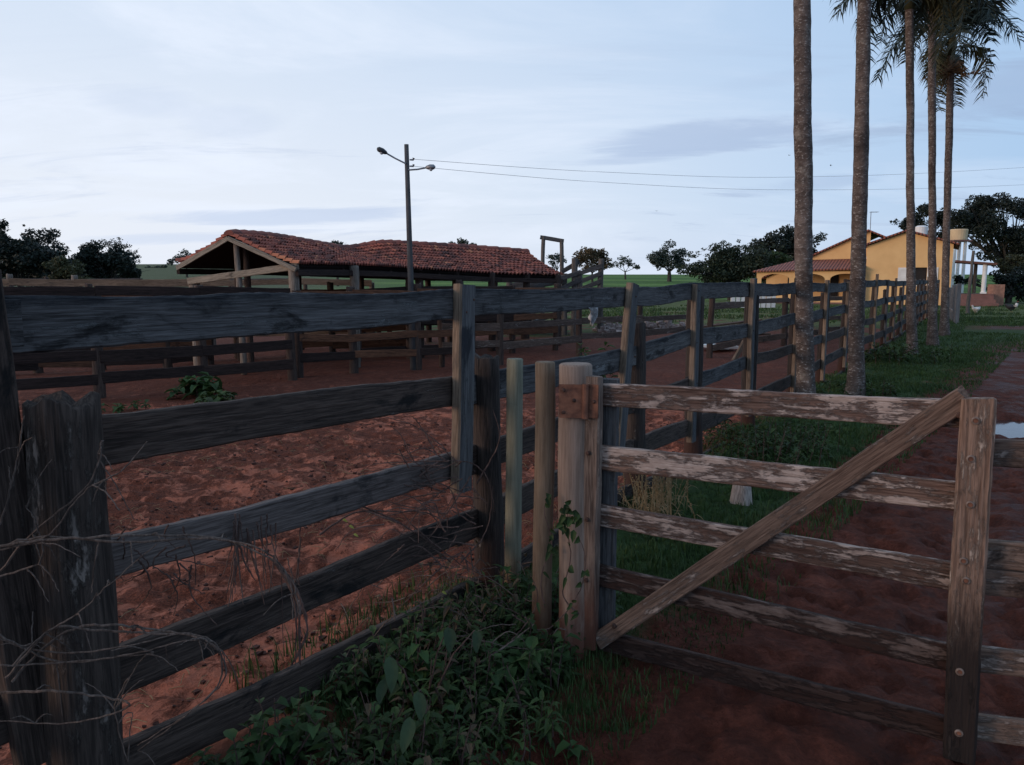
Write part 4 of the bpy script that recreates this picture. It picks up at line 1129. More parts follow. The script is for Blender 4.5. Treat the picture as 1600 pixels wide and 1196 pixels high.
mb.add([(0, 0, 0), (0, 9, 0), (0, 9, EV), (0, 0, EV), (-4.85, 0, 0), (-4.85, 9, 0), (-4.85, 9, EV), (-4.85, 0, EV), (-2.6, 9, AP)], [(0, 1, 2, 3), (4, 7, 6, 5), (1, 5, 6, 8, 2)])
# larger gable set back behind the veranda
mb.add([(-11.6, 2.5, 0), (-4.9, 2.5, 0), (-4.9, 2.5, 4.78), (-5.05, 2.5, 4.8), (-11.6, 2.5, 1.75)], [(0, 1, 2, 3, 4)])
mb.add([(-11.6, 2.5, 0), (-11.6, 11, 0), (-11.6, 11, 1.9), (-11.6, 2.5, 1.75)], [(0, 3, 2, 1)])
hb('wall', mb, M['wall'])
mb = MB(); mb.add([(wl, .19, wb_), (wr, .19, wb_), (wr, .19, wt), (wl, .19, wt)], [(0, 1, 2, 3)]); win = hb('window', mb, M['interior'])
mb = MB()
for x0, x1 in ((wl - 0.62, wl - 0.02), (wr + 0.02, wr + 0.62)):
    mb = MB(); mb.box(((x0 + x1) / 2, -0.035, (wb_ + wt) / 2), (x1 - x0, 0.05, wt - wb_))
    for k in range(7): mb.box(((x0 + x1) / 2, -0.068, wb_ + 0.12 + k * 0.145), (x1 - x0 - 0.1, 0.02, 0.08))
    hb('shutter', mb, M['white'], win)
mb = MB(); mb.box(((wl + wr) / 2, -0.02, wb_ - 0.04), (1.1, 0.12, 0.06)); hb('sill', mb, M['white'], win)
def slab(mb, a, b_, c, d_, th=0.10):
    a, b_, c, d_ = (Vector(q) for q in (a, b_, c, d_)); n = (b_ - a).cross(d_ - a).normalized()
    if n.z < 0: n = -n
    vs = [a, b_, c, d_] + [q - n * th for q in (a, b_, c, d_)]
    mb.add(vs, [(0, 1, 2, 3), (7, 6, 5, 4), (0, 4, 5, 1), (1, 5, 6, 2), (2, 6, 7, 3), (3, 7, 4, 0)])
mb = MB(); o_ = 0.14
slab(mb, (-2.6, -0.35, AP + o_), (0.35, -0.35, EV + o_ - 0.10), (0.35, 9.2, EV + o_ - 0.10), (-2.6, 9.2, AP + o_))
slab(mb, (-2.603, -0.35, AP + o_), (-5.15, -0.35, EV + o_ - 0.08), (-5.15, 9.2, EV + o_ - 0.08), (-2.603, 9.2, AP + o_))
hb('roof', mb, M['housetile'])
mb = MB()
slab(mb, (-5.05, 2.2, 4.94), (-12.0, 2.2, 1.72), (-12.0, 11, 1.72), (-5.05, 11, 4.94))
slab(mb, (-5.047, 2.2, 4.94), (-1.2, 2.2, 3.2), (-1.2, 11, 3.2), (-5.047, 11, 4.94))
hb('roof', mb, M['housetile'])
# veranda
mb = MB()
slab(mb, (-11.9, -0.75, 2.18), (-4.86, -0.75, 2.32), (-4.86, 2.48, 3.02), (-9.6, 2.48, 2.95), 0.09)
hb('veranda_roof', mb, M['housetile'])
mb = MB(); xs_ = [-11.5, -9.35, -7.1, -4.87]; pw_ = 0.16
top_z = 2.14
for i in range(3):
    x0, x1 = xs_[i] + pw_, xs_[i + 1] - pw_; n = 14; cx = (x0 + x1) / 2; hw = (x1 - x0) / 2
    for k in range(n):
        a0, a1 = math.pi * k / n, math.pi * (k + 1) / n
        p0 = (cx - hw * math.cos(a0), 1.62 + 0.36 * math.sin(a0)); p1 = (cx - hw * math.cos(a1), 1.62 + 0.36 * math.sin(a1))
        for y_ in (-0.45, -0.25):
            mb.add([(p0[0], y_, p0[1]), (p1[0], y_, p1[1]), (p1[0], y_, top_z), (p0[0], y_, top_z)], [(0, 1, 2, 3)])
        mb.add([(p0[0], -.45, p0[1]), (p1[0], -.45, p1[1]), (p1[0], -.25, p1[1]), (p0[0], -.25, p0[1])], [(0, 1, 2, 3)])
for i, x in enumerate(xs_):
    xa, xb_ = (x - pw_, x + pw_) if i < 3 else (x - pw_, x)
    mb.box(((xa + xb_) / 2, -0.35, top_z / 2), (xb_ - xa - 0.002, 0.20, top_z))
mb.box((-8.2, -0.35, 0.25), (6.4, 0.12, 0.5))
hb('veranda_arcade', mb, M['wall'])
mb = MB(); mb.box((-8.2, 1.0, 0.05), (7.0, 3.0, 0.1)); hb('veranda_floor', mb, M['step'])
mb = MB(); mb.box((-7.2, 2.44, 1.05), (0.9, 0.08, 2.1)); hb('door', mb, M['interior'])
mb = MB(); mb.box((-9.5, 2.44, 1.4), (1.2, 0.08, 1.0)); hb('window', mb, M['interior'])
mb = MB(); mb.box((-5.3, 2.36, 3.05), (0.5, 0.22, 0.16)); hb('floodlight', mb, M['white'])
# porch on the right
mb = MB(); slab(mb, (0.15, -0.35, 2.78), (2.35, -0.35, 2.58), (2.35, 3.2, 2.58), (0.15, 3.2, 2.78), 0.13); hb('porch_roof', mb, M['fascia'])
mb = MB(); mb.tube([(1.75, -0.1, 0.75), (1.75, -0.1, 2.55)], 0.13, 14); mb.box((1.75, -0.1, 0.8), (0.34, 0.34, 0.1)); hb('column', mb, M['white'])
mb = MB(); mb.tube([(1.30, 1.8, 0.75), (1.30, 1.8, 2.55)], 0.11, 10); hb('column', mb, M['ramppost'])
mb = MB(); mb.box((1.2, 1.4, 0.36), (2.2, 3.2, 0.72))
for k in range(3): mb.box((1.3, -0.42 - 0.3 * k, 0.30 - 0.1 * k), (2.0 + 0.25 * k, 0.30, 0.60 - 0.2 * k))
hb('porch_steps', mb, M['step'])
mb = MB(); mb.box((2.45, 1.1, 0.65), (0.9, 0.2, 1.3)); hb('porch_wall', mb, plain('pink_plaster', (0.42, 0.22, 0.155), 0.9))
# roof top things
q = HM @ Vector((-1.3, 6.0, 0)); 
t = thing('water_tank', 'small white round tank showing above the house ridge', 'tank', (W(1439, 350, 55).x, 55, 0))
c = W(1439, 366, 55); mb = MB(); mb.tube([c + Vector((0, 0, -0.6)), c + Vector((0, 0, 0.48)), c + Vector((0, 0, 0.58))], [0.40, 0.42, 0.25], 16); mb.build('tank_body', M['white'], t, smooth=False)
mb = MB()
for sx in (-0.35, 0.35):
    for sy in (-0.3, 0.3): mb.tube([(c.x + sx, 55 + sy, 0), (c.x + sx, 55 + sy, c.z - 0.55)], 0.06, 8)
mb.build('stand', M['concrete'], t)
t = thing('water_tank', 'cream box shaped tank on white legs right of the house gable', 'tank', (W(1498, 366, 62).x, 62, 0))
c = W(1498, 367, 62); mb = MB(); mb.tube([c + Vector((0, 0, -0.42)), c + Vector((0, 0, 0.36)), c + Vector((0, 0, 0.42))], [0.60, 0.66, 0.60], 20); mb.build('tank_body', M['tank'], t)
mb = MB(); mb.box(c + Vector((0, 0, -0.5)), (1.5, 1.3, 0.12)); mb.build('platform', M['step'], t)
for sx in (-0.45, 0.35):
    for sy in (-0.4, 0.4):
        mb = MB(); mb.box((c.x + sx, 62 + sy, (c.z - 0.56) / 2), (0.18, 0.18, c.z - 0.57)); mb.build('leg', M['white'], t)
t = thing('antenna', 'thin television antenna mast above the house roof', 'antenna', (W(1361, 400, 54).x, 54, 0))
a, c = W(1361, 372, 54), W(1361, 331, 54)
mb = MB(); mb.tube([(a.x, 54, 0), c], 0.022, 6); mb.build('mast', M['metal'], t)
mb = MB(); mb.tube([c + Vector((-0.1, 0, -0.04)), c + Vector((0.5, 0, -0.02))], 0.016, 5)
for k in range(6): mb.tube([c + Vector((0.09 * k, -0.22, -0.03)), c + Vector((0.09 * k, 0.22, -0.03))], 0.01, 4)
mb.build('boom', M['metal'], t)

# ------------------------------------------------------------------ picket fence, slender pole, hens by the house
pk = thing('picket_fence', 'grey upright board fence between the last palm and the porch', 'fence', (16.6, 28.4, 0))
for k in range(11):
    x, y = 16.3 + 0.30 * k, 28.2 + 0.62 * k; h = 1.42 - 0.03 * k + R.uniform(-0.12, 0.1)
    plank('board', (x, y, -0.05), (x + R.uniform(-.02, .02), y, h), 0.19, 0.03, M['picket'], pk, up=Vector((1, 0.2, 0)), nx=5)
plank('rail', (16.2, 28.33, 0.45), (19.5, 34.6, 0.45), 0.08, 0.04, M['picket'], pk)
a, c = W(1512, 480, 36), W(1521, 392, 36)
t = thing('wooden_pole', 'slender crooked wooden pole leaning in front of the porch', 'pole', (a.x, 36, 0))
post('shaft', (a.x, 36, -0.1), c, 0.085, 0.06, M['ramppost'], t, n=9, lump=0.25)
def hen(label, p, rz, white=True, s=1.0):
    root = thing('hen', label, 'hen', p, rz=rz)
    sp = [(-0.24, 0.30, 0.012), (-0.20, 0.285, 0.045), (-0.13, 0.23, 0.085), (-0.03, 0.195, 0.115), (0.06, 0.20, 0.108), (0.12, 0.245, 0.075), (0.155, 0.30, 0.045), (0.17, 0.345, 0.036), (0.185, 0.375, 0.036), (0.205, 0.382, 0.028), (0.225, 0.378, 0.010)]
    mb = MB(); mb.tube([Vector((x, 0, z)) * s for x, z, r in sp], [r * s for x, z, r in sp], 12)
    for sy in (-1, 1):
        mb.tube([Vector((-0.02, 0.06 * sy, 0.15)) * s, Vector((-0.02, 0.05 * sy, 0.03)) * s], [0.03 * s, 0.010 * s], 7)
    o = put('body', mb.mesh('body', True), M['feather'] if white else M['featherdark'], None); o.parent = root
    mb = MB()
    for sy in (-1, 1):
        mb.tube([Vector((-0.02, 0.05 * sy, 0.06)) * s, Vector((-0.02, 0.05 * sy, 0.01)) * s, Vector((0.05, 0.05 * sy, 0.004)) * s], 0.008 * s, 6)
    o = put('feet', mb.mesh('feet'), M['legs'], None); o.parent = root
    mb = MB(); mb.tube([Vector((0.17, 0, 0.405)) * s, Vector((0.19, 0, 0.425)) * s, Vector((0.21, 0, 0.405)) * s], 0.012 * s, 6)
    o = put('comb', mb.mesh('comb'), M['comb'], None); o.parent = root
    mb = MB()
    for sy in (-1, 1):
        mb.tube([Vector((0.08, 0.095 * sy, 0.21)) * s, Vector((-0.03, 0.118 * sy, 0.20)) * s, Vector((-0.16, 0.08 * sy, 0.235)) * s], [0.02 * s, 0.055 * s, 0.012 * s], 8)
    o = put('wing', mb.mesh('wing', True), M['feather'] if white else M['featherdark'], None); o.parent = root
    if not white:
        mb = MB(); mb.tube([Vector((0.115, 0, 0.21)) * s, Vector((0.155, 0, 0.29)) * s, Vector((0.175, 0, 0.35)) * s], [0.085 * s, 0.06 * s, 0.04 * s], 12)
        o = put('breast_feathers', mb.mesh('breast_feathers', True), M['feather'], None); o.parent = root
q = G(1524, 490); hen('white hen grazing in front of the porch steps', (q.x, q.y, gz(q.x, q.y)), rad(185))
q = G(1580, 488); hen('black hen with a white breast near the dark shrub', (q.x, q.y, gz(q.x, q.y)), rad(-35), False, 1.25)

# birds in the sky
def bird(label, p, rz, s):
    mb = MB(); P = Vector(p)
    Mx = Matrix.Translation(P) @ Matrix.Rotation(rz, 4, 'Z') @ Matrix.Rotation(rad(12), 4, 'X')
    mb.tube([(-0.22, 0, 0), (-0.1, 0, 0), (0.05, 0, 0.01), (0.14, 0, 0.02), (0.2, 0, 0.015)], [0.02, 0.05, 0.06, 0.04, 0.008], 8)
    for sy in (-1, 1):
        mb.add([(0.10, 0.03 * sy, 0.03), (0.13, 0.30 * sy, 0.12), (-0.02, 0.62 * sy, 0.05), (-0.10, 0.30 * sy, 0.10), (-0.08, 0.03 * sy, 0.02),
                (0.10, 0.03 * sy, 0.015), (0.13, 0.30 * sy, 0.105), (-0.02, 0.62 * sy, 0.045), (-0.10, 0.30 * sy, 0.085), (-0.08, 0.03 * sy, 0.005)],
               [(0, 1, 3, 4), (1, 2, 3), (9, 8, 6, 5), (8, 7, 6), (0, 5, 6, 1), (1, 6, 7, 2), (2, 7, 8, 3), (3, 8, 9, 4)])
    mb.add([(-0.2, 0.02, 0), (-0.2, -0.02, 0), (-0.33, -0.07, 0), (-0.33, 0.07, 0), (-0.2, 0, -0.02)], [(0, 1, 2, 3), (0, 3, 4), (1, 4, 2), (2, 4, 3)])
    tag(put('bird', mb.mesh('bird'), M['featherdark'], None, Mx @ Matrix.Scale(s, 4)), label, 'bird', 'birds in the sky')
bird('dark bird flying just left of the stoutest palm trunk', W(1233, 243, 70), rad(20), 0.36)
bird('dark bird flying between the two nearest palm trunks', W(1298, 259, 70), rad(160), 0.36)
bird('lone dark bird low over the field tree, lowest of the three', W(1026, 330, 75), rad(60), 0.36)

# ------------------------------------------------------------------ clutter in the pens
rs = thing('stone_heap', 'long low heap of pale stones and broken bricks across the pen', 'stones', (W(1030, 490, 24).x, 24, 0))
mb = MB(); rng = random.Random(31)
for _ in range(230):
    x = rng.uniform(2.6, 6.0); y = 24 + rng.gauss(0, 0.45) + (x - 4) * 0.3; z = max(0.02, 0.28 * math.exp(-((y - 24 - (x - 4) * 0.3) / 0.5) ** 2) * rng.random())
    s_ = rng.uniform(0.05, 0.16)
    mb.box((x, y, z), (s_ * 1.4, s_, s_ * 0.8), rng.uniform(0, 3), jit=s_ * 0.22)
mb.build('stone', M['stone'], rs)['kind'] = 'stuff'
lp = thing('lumber_pile', 'pile of old brown planks lying behind the rails left of the first palm', 'lumber', (W(1135, 500, 20).x, 20, 0))
for k in range(9):
    a = rng.uniform(-0.25, 0.25); x = W(1100, 500, 20).x; y0 = 20 + rng.uniform(-0.5, 0.5); z = 0.06 + 0.075 * (k // 2)
    plank('plank', (x + rng.uniform(-.2, .2), y0, z), (x + 1.6 + rng.uniform(-.3, .3), y0 + a * 1.5, z + rng.uniform(-0.01, 0.25)), 0.05, 0.2, R.choice([M['railbrown'], M['tan'], M['lichen']]), lp, nx=6)
plank('plank', W(1142, 572, 15.2), W(1163, 535, 15.6), 0.12, 0.05, M['tan'], lp, nx=6)
wb = thing('white_board', 'pale board lying on the red soil between two dark fence posts', 'board', (G(1122, 548).x, G(1122, 548).y, 0))
q = G(1122, 548); mb = MB(); mb.box((q.x, q.y, 0.10), (0.62, 0.85, 0.04), 0.2, jit=0.01); mb.box((q.x, q.y, 0.05), (0.5, 0.1, 0.06), 0.2); mb.build('panel', M['white'], wb)
lw = thing('low_wall', 'low white block wall far behind the rails left of the first palm', 'wall', (W(1170, 470, 40).x, 40, 0))
for k in range(9):
    x = W(1145, 470, 40).x + k * 0.27; mb = MB(); mb.box((x, 40 + 0.02 * k, 0.55), (0.2, 0.12, 0.8), jit=0.01); mb.build('block', M['white'], lw)
mb = MB(); mb.box((W(1145, 470, 40).x + 1.08, 40.08, 1.0), (2.7, 0.16, 0.1)); mb.build('coping', M['white'], lw)
# stump on the verge
q = G(1160, 786); stp = thing('tree_stump', 'small pale cut stump in the grass behind the gate', 'stump', (q.x, q.y, 0))
post('bole', (q.x, q.y, -0.03), (q.x, q.y, 0.155), 0.092, 0.066, M['stump'], stp, lump=0.3, n=18, top='flat')
# rag hung on the rail
q = W(907, 497, 5.0); 
mb = MB(); rng = random.Random(4); vs, fs = [], []
nU, nV = 7, 6
for j in range(nV + 1):
    for i in range(nU + 1):
        u, v = i / nU - 0.5, j / nV
        vs.append(Vector((u * 0.075 * (1 - 0.85 * v) + 0.012 * math.sin(v * 5), 0.014 * math.sin(u * 16 + v * 4), -0.095 * v * (1 - 0.25 * math.sin(u * 9)))))
for j in range(nV):
    for i in range(nU): a = j * (nU + 1) + i; fs.append((a, a + 1, a + nU + 2, a + nU + 1))
qq = fp(4.72, 1.43, 0.035)
mb.add(vs, fs); o = mb.build('plastic_rag', plain('dirty_plastic', (0.40, 0.38, 0.37), 0.6, c2=(0.17, 0.15, 0.15), scale=30), None, Matrix.Translation(qq) @ Matrix.Rotation(rad(25), 4, 'Z'), smooth=True)
sm = o.modifiers.new('thick', 'SOLIDIFY'); sm.thickness = 0.004
tag(o, 'pale plastic rag hanging from the dark top rail left of the leaning board', 'rag')

# ------------------------------------------------------------------ grass and weeds
def leaf(mb, p, dr, up, L, w, droop, col):
    dr = dr.normalized(); sd = dr.cross(up)
    if sd.length < 1e-3: sd = Vector((1, 0, 0))
    sd.normalize(); up = sd.cross(dr).normalized()
    c = [p, p + dr * L * 0.3 + up * 0.04 * L, p + dr * L * 0.68 - Vector((0, 0, droop * L * 0.25)), p + dr * L - Vector((0, 0, droop * L * 0.6))]
    f = up * (w * 0.22)
    vs = [c[0], c[1] + sd * w * 0.46 + f, c[1], c[1] - sd * w * 0.46 + f, c[2] + sd * w * 0.36 + f, c[2], c[2] - sd * w * 0.36 + f, c[3]]
    mb.add(vs, [(0, 2, 1), (0, 3, 2), (1, 2, 5, 4), (2, 3, 6, 5), (4, 5, 7), (5, 6, 7)], col)

def weed(mb, p, h, n, L, w, rng, stem=None):
    lean = Vector((rng.gauss(0, .25), rng.gauss(0, .25), 1)).normalized()
    top = p + lean * h
    if stem is not None: stem.tube([p, p.lerp(top, .5) + Vector((rng.gauss(0, .01), rng.gauss(0, .01), 0)), top], [0.004, 0.003, 0.0015], 5)
    a0 = rng.uniform(0, 6)
    for k in range(n):
        t = 0.25 + 0.75 * (k + rng.random() * 0.6) / n; q = p.lerp(top, min(1, t)); a = a0 + k * 2.4
        dr = Vector((math.cos(a), math.sin(a), rng.uniform(-0.1, 0.6)))
        leaf(mb, q, dr, Vector((0, 0, 1)), L * rng.uniform(.6, 1.2), w * rng.uniform(.7, 1.2), rng.uniform(.2, .9), rng.random())

rng = random.Random(99)
lv, sm_, lv2, lv3 = MB(), MB(), MB(), MB()
for _ in range(1500):          # leafy weeds along the lane side of the fence
    Y = rng.uniform(1.35, 3.75); d_ = 0.13 + abs(rng.gauss(0, 0.40))
    if d_ > 1.05 or (Y > 3.0 and d_ > 0.75): continue
    p = fp(Y, 0, d_); p.z = gz(p.x, p.y) - 0.01
    if (p - Vector((W(140, 1196, 1.9).x, 1.9, p.z))).length < 0.16: continue
    hh = rng.uniform(0.06, 0.29) * (0.62 if Y < 2.3 else 1.0) * (1.1 - 0.4 * d_) * min(1, 0.35 + 2.2 * d_)
    if nz(p.x * 2.6, p.y * 2.6, 33.0) < -0.16: continue
    sp_ = nz(p.x * 3.1, p.y * 3.1, 51.0) + rng.gauss(0, 0.12)
    if sp_ > 0.20: weed(lv2, p, hh * 1.1, rng.randint(5, 9), 0.058, 0.038, rng, sm_)
    elif sp_ < -0.22: weed(lv, p, hh * 0.8, rng.randint(14, 22), 0.030, 0.012, rng, sm_)
    else: weed(lv, p, hh, rng.randint(8, 15), rng.choice((0.045, 0.06, 0.075)), rng.choice((0.012, 0.02, 0.03)), rng, sm_)
    if rng.random() < 0.14: weed(lv3, p, hh * 1.15, rng.randint(3, 6), 0.05, 0.022, rng, sm_)
uw = thing('undergrowth', 'dark leafy weeds growing thick along the foot of the near fence', 'weeds', fp(2.5, 0, 0.4)); uw['kind'] = 'stuff'
for k in list(uw.keys()): pass
lv.build('leaves', M['weed'], uw); lv2.build('leaves', M['weed2'], uw, smooth=True); lv3.build('withered_leaves', M['deadleaf'], uw); sm_.build('stems', M['vinebrown'], uw)

def plant(name, label, p, n, h, L, w, mat, seed, spread=0.1, cat='plant'):
    rng = random.Random(seed); root = thing(name, label, cat, p); a, s_ = MB(), MB()
    for _ in range(n):
        q = Vector(p) + Vector((rng.gauss(0, spread), rng.gauss(0, spread), -0.01)); weed(a, q, h * rng.uniform(.5, 1.1), rng.randint(6, 10), L, w, rng, s_)
    a.build('leaves', mat, root); s_.build('stem', M['vinebrown'], root)
    return root
def gp_(px, py): q = G(px, py); q.z = gz(q.x, q.y); return q
plant('lobed_weed', 'brighter green lobed weed between the fence foot and the round posts', gp_(800, 1085), 16, 0.25, 0.085, 0.060, M['weed2'], 1, 0.07)
plant('lobed_weed', 'small bright green weed at the foot of the greenish round post', gp_(770, 985), 5, 0.17, 0.06, 0.045, M['weed2'], 2, 0.04)
plant('leafy_weed', 'green leafy weed growing at the foot of the dark fence left of the shed', gp_(308, 622), 13, 0.30, 0.20, 0.13, M['weed2'], 3, 0.15)
plant('leafy_weed', 'little dusty weed behind the massive left post', gp_(180, 646), 7, 0.14, 0.09, 0.06, M['weed2'], 4, 0.12)
plant('leafy_weed', 'green weed clinging behind the leaning board of the fence', gp_(940, 604), 7, 0.78, 0.16, 0.11, M['weed2'], 5, 0.10)
plant('leafy_weed', 'low green weed tuft spreading at the right of the leafy weed by the dark fence', gp_(340, 632), 10, 0.2, 0.18, 0.11, M['weed'], 15, 0.16)
plant('bushy_weed', 'big dark green bushy weed behind the gate beside the fence', gp_(1190, 722), 46, 0.42, 0.085, 0.035, M['weed'], 6, 0.26)
plant('bushy_weed', 'dark green bushy weed right of the largest one behind the gate', gp_(1255, 708), 26, 0.30, 0.085, 0.035, M['weed'], 7, 0.20)
plant('bushy_weed', 'dark green weed left of the largest one, against the fence posts', gp_(1135, 700), 22, 0.28, 0.08, 0.035, M['weed'], 8, 0.17)
plant('bushy_weed', 'dark weed tuft at the foot of the second palm trunk', gp_(1368, 622), 14, 0.28, 0.1, 0.05, M['weed'], 9, 0.22)
plant('leafy_weed', 'bright little weed beside the foot of the first palm', gp_(1285, 625), 7, 0.24, 0.12, 0.04, M['weed2'], 10, 0.07)
plant('bushy_weed', 'dark weed clump under the far rails beside the third palm', gp_(1392, 566), 24, 0.4, 0.16, 0.08, M['weed'], 12, 0.35)
# two broad pale leaves in the foreground weeds
bl = thing('broad_leaf_plant', 'plant with broad pale green tongue shaped leaves in the foreground weeds', 'plant', gp_(660, 1150))
mb = MB(); P0 = gp_(660, 1130)
for (px, py, Y, an, L, w) in ((610, 1055, 2.35, 0.25, 0.10, 0.045), (600, 1090, 2.33, -0.2, 0.07, 0.035), (655, 1110, 2.2, 0.2, 0.075, 0.04), (640, 1150, 2.15, -0.3, 0.09, 0.042), (700, 1010, 2.6, 0.3, 0.08, 0.045), (742, 1015, 2.6, 0.4, 0.07, 0.035)):
    p = W(px, py - 30, Y); D = Vector((0.35 * an, -0.6, -0.62)).normalized(); U = Vector((0.1, -0.6, 0.75)); Sd = D.cross(U).normalized(); U = Sd.cross(D).normalized()
    vs, fs = [], []; n = 9; tint = R.random()
    for i in range(n + 1):
        t = i / n; wd = w * 0.5 * (math.sin(math.pi * t ** 0.8) ** 0.75 if 0 < i < n else 0.03)
        c = p + D * (L * t) + U * (0.05 * math.sin(t * 3.0) * L) + Vector((0, 0, -0.22 * L * t * t)) + Sd * (0.004 * math.sin(t * 4 + an * 9))
        for k in (-1, -0.5, 0, 0.5, 1): vs.append(c + Sd * wd * k + U * (abs(k) * wd * 0.35 + 0.004 * math.sin(t * 22 + k * 3)))
    for i in range(n):
        for k in range(4): a = i * 5 + k; fs.append((a, a + 1, a + 6, a + 5))
    mb.add(vs, fs, tint)
mb.build('leaves', M['bigleaf'], bl, smooth=True)
mb = MB()
for (px, py, Y) in ((610, 1055, 2.35), (655, 1110, 2.2), (700, 1010, 2.6), (742, 1015, 2.6)):
    q = W(px, py - 30, Y); mb.tube([P0, P0.lerp(q, .6) + Vector((0, 0, .05)), q], [0.004, 0.003, 0.002], 5)
mb.build('stem', M['vinebrown'], bl)

# lane grass: blades
rng = random.Random(12); mb = MB()
def blade(mb, p, h, w, rng):
    a = rng.uniform(0, 6.28); dx, dy = math.cos(a), math.sin(a); ln = rng.uniform(0.1, 0.6) * h
    s_ = Vector((-dy, dx, 0)) * w; m_ = p + Vector((dx * ln * .35, dy * ln * .35, h * .62)); e = p + Vector((dx * ln, dy * ln, h))
    mb.add([p - s_, p + s_, m_ + s_ * .7, m_ - s_ * .7, e], [(0, 1, 2, 3), (3, 2, 4)], rng.random())
cnt = 0
while cnt < 60000:
    Y = 2.6 + 15.5 * rng.random() ** 1.35
    vw = 0.62 + 0.095 * Y
    d_ = rng.uniform(-0.12, vw + 0.25)
    if (nz(Y * 1.3, d_ * 2.0, 4.0) < -0.28 and rng.random() < 0.7) or (d_ > vw - 0.2 and rng.random() < 0.6): continue
    if Y < 3.3 and d_ > 1.25: continue
    p = fp(Y, 0, d_); p.z = gz(p.x, p.y) - 0.005; k = 1 + 0.9 * nz(p.x * 1.1, p.y * 1.1, 2)
    blade(mb, p, rng.uniform(.02, .065) * max(.5, k), 0.0016 + 0.0004 * Y, rng); cnt += 1
cnt = 0
while cnt < 26000:
    Y = rng.uniform(15, 34); d_ = rng.uniform(-0.2, 9)
    p = fp(Y, 0, d_)
    if 24.3 < Y < 27.6 and d_ > 1.5: continue
    if Y < 18.5 and d_ > 0.62 + 0.095 * Y: continue
    p.z = gz(p.x, p.y); blade(mb, p, rng.uniform(.03, .07), 0.011, rng); cnt += 1
cnt = 0
while cnt < 16000:
    Y = rng.uniform(27, 47); x = rng.uniform(0.05, 0.72) * Y
    if nz(x * 0.35, Y * 0.35, 14.0) < -0.1: continue
    blade(mb, Vector((x, Y, gz(x, Y))), rng.uniform(.04, .13), 0.022, rng); cnt += 1
g_ = mb.build('lane_grass', M['grass']); tag(g_, 'short dark green grass of the verge between fence and lane', 'grass'); g_['kind'] = 'stuff'
mb = MB()
for _ in range(700):      # sparse grass right of the hinge post, on the near side of the gate
    q = G(rng.gauss(905, 50), rng.uniform(1015, 1150)); q.z = gz(q.x, q.y)
    blade(mb, q, rng.uniform(.02, .09), 0.0018, rng)
for _ in range(500):
    p = fp(rng.uniform(2.6, 3.7), 0, rng.uniform(-0.35, 0.1)); p.z = gz(p.x, p.y); blade(mb, p, rng.uniform(.04, .13), 0.003, rng)
g_ = mb.build('tuft_grass', M['grass']); tag(g_, 'thin dark grass around the feet of the round posts and gate hinge', 'grass'); g_['kind'] = 'stuff'
# tall dry seeding grass behind the gate
dg = thing('dry_grass', 'tall straw coloured seeding grass behind the hinge side of the gate', 'grass', gp_(1030, 815))
mb = MB(); rng = random.Random(8)
for _ in range(70):
    q = gp_(rng.gauss(1020, 22), rng.uniform(800, 835)); h = rng.uniform(.22, .42)
    e = q + Vector((rng.gauss(0, .06), rng.gauss(0, .05), h)); m_ = q.lerp(e, .5) + Vector((rng.gauss(0, .012), 0, 0))
    mb.tube([q, m_, e], [.0026, .002, .0012], 4, col=rng.random())
    for k in range(8):
        t_ = .6 + .4 * k / 8; c = q.lerp(e, t_); leaf(mb, c, Vector((rng.gauss(0, 1), rng.gauss(0, 1), 1.2)), Vector((0, 1, 0)), .018, .009, .2, rng.random())
    for k in range(2):
        leaf(mb, q.lerp(e, rng.uniform(.1, .5)), Vector((rng.gauss(0, 1), rng.gauss(0, 1), .8)), Vector((0, 0, 1)), .14, .008, .9, rng.random())
mb.build('stalks', M['straw'], dg)

# ------------------------------------------------------------------ dry vines
def vine(mb, pts, r, rng, wob=0.012, n=6):
    P_ = [Vector(p) for p in pts]; out = []
    for i in range(len(P_) - 1):
        p = [P_[max(0, min(len(P_) - 1, i + j))] for j in (-1, 0, 1, 2)]
        for k in range(8):
            f = k / 8
            c = 0.5 * ((2 * p[1]) + (p[2] - p[0]) * f + (2 * p[0] - 5 * p[1] + 4 * p[2] - p[3]) * f * f + (3 * p[1] - p[0] - 3 * p[2] + p[3]) * f ** 3)
            out.append(c + Vector((rng.gauss(0, wob), rng.gauss(0, wob), rng.gauss(0, wob))) * 0.10)
    out.append(P_[-1]); m_ = len(out) - 1
    mb.tube(out, [r * (1 - 0.75 * i / m_) + 0.0006 for i in range(m_ + 1)], n)
    return out
rng = random.Random(21)
v1 = thing('dry_vine', 'tangle of pale dry vine stems looping across the massive left post', 'vine', (-1.0, 1.75, 0))
VY = 1.74
main = [
    [(-40, 862), (60, 845), (180, 838), (330, 840), (420, 872), (455, 905), (468, 960)],
    [(-30, 935), (40, 845), (140, 755), (160, 690), (152, 715)],
    [(10, 1060), (80, 985), (150, 985), (240, 990), (330, 1000), (345, 1060), (300, 1110), (215, 1165)],
    [(-20, 1085), (80, 1080), (170, 1090), (200, 1105), (110, 1130), (-30, 1125)],
    [(-10, 860), (70, 840), (130, 770), (190, 735), (230, 690)],
    [(0, 820), (18, 760), (30, 700), (38, 650)],
    [(0, 1000), (90, 1020), (200, 1010), (290, 990), (345, 1015)],
    [(-20, 905), (60, 880), (60, 830), (40, 790)],
    [(20, 1040), (70, 990), (120, 960), (180, 905), (245, 850)],
    [(200, 1060), (180, 1110), (200, 1190)], [(0, 1040), (100, 1035), (240, 1020)],
]
mb = MB()
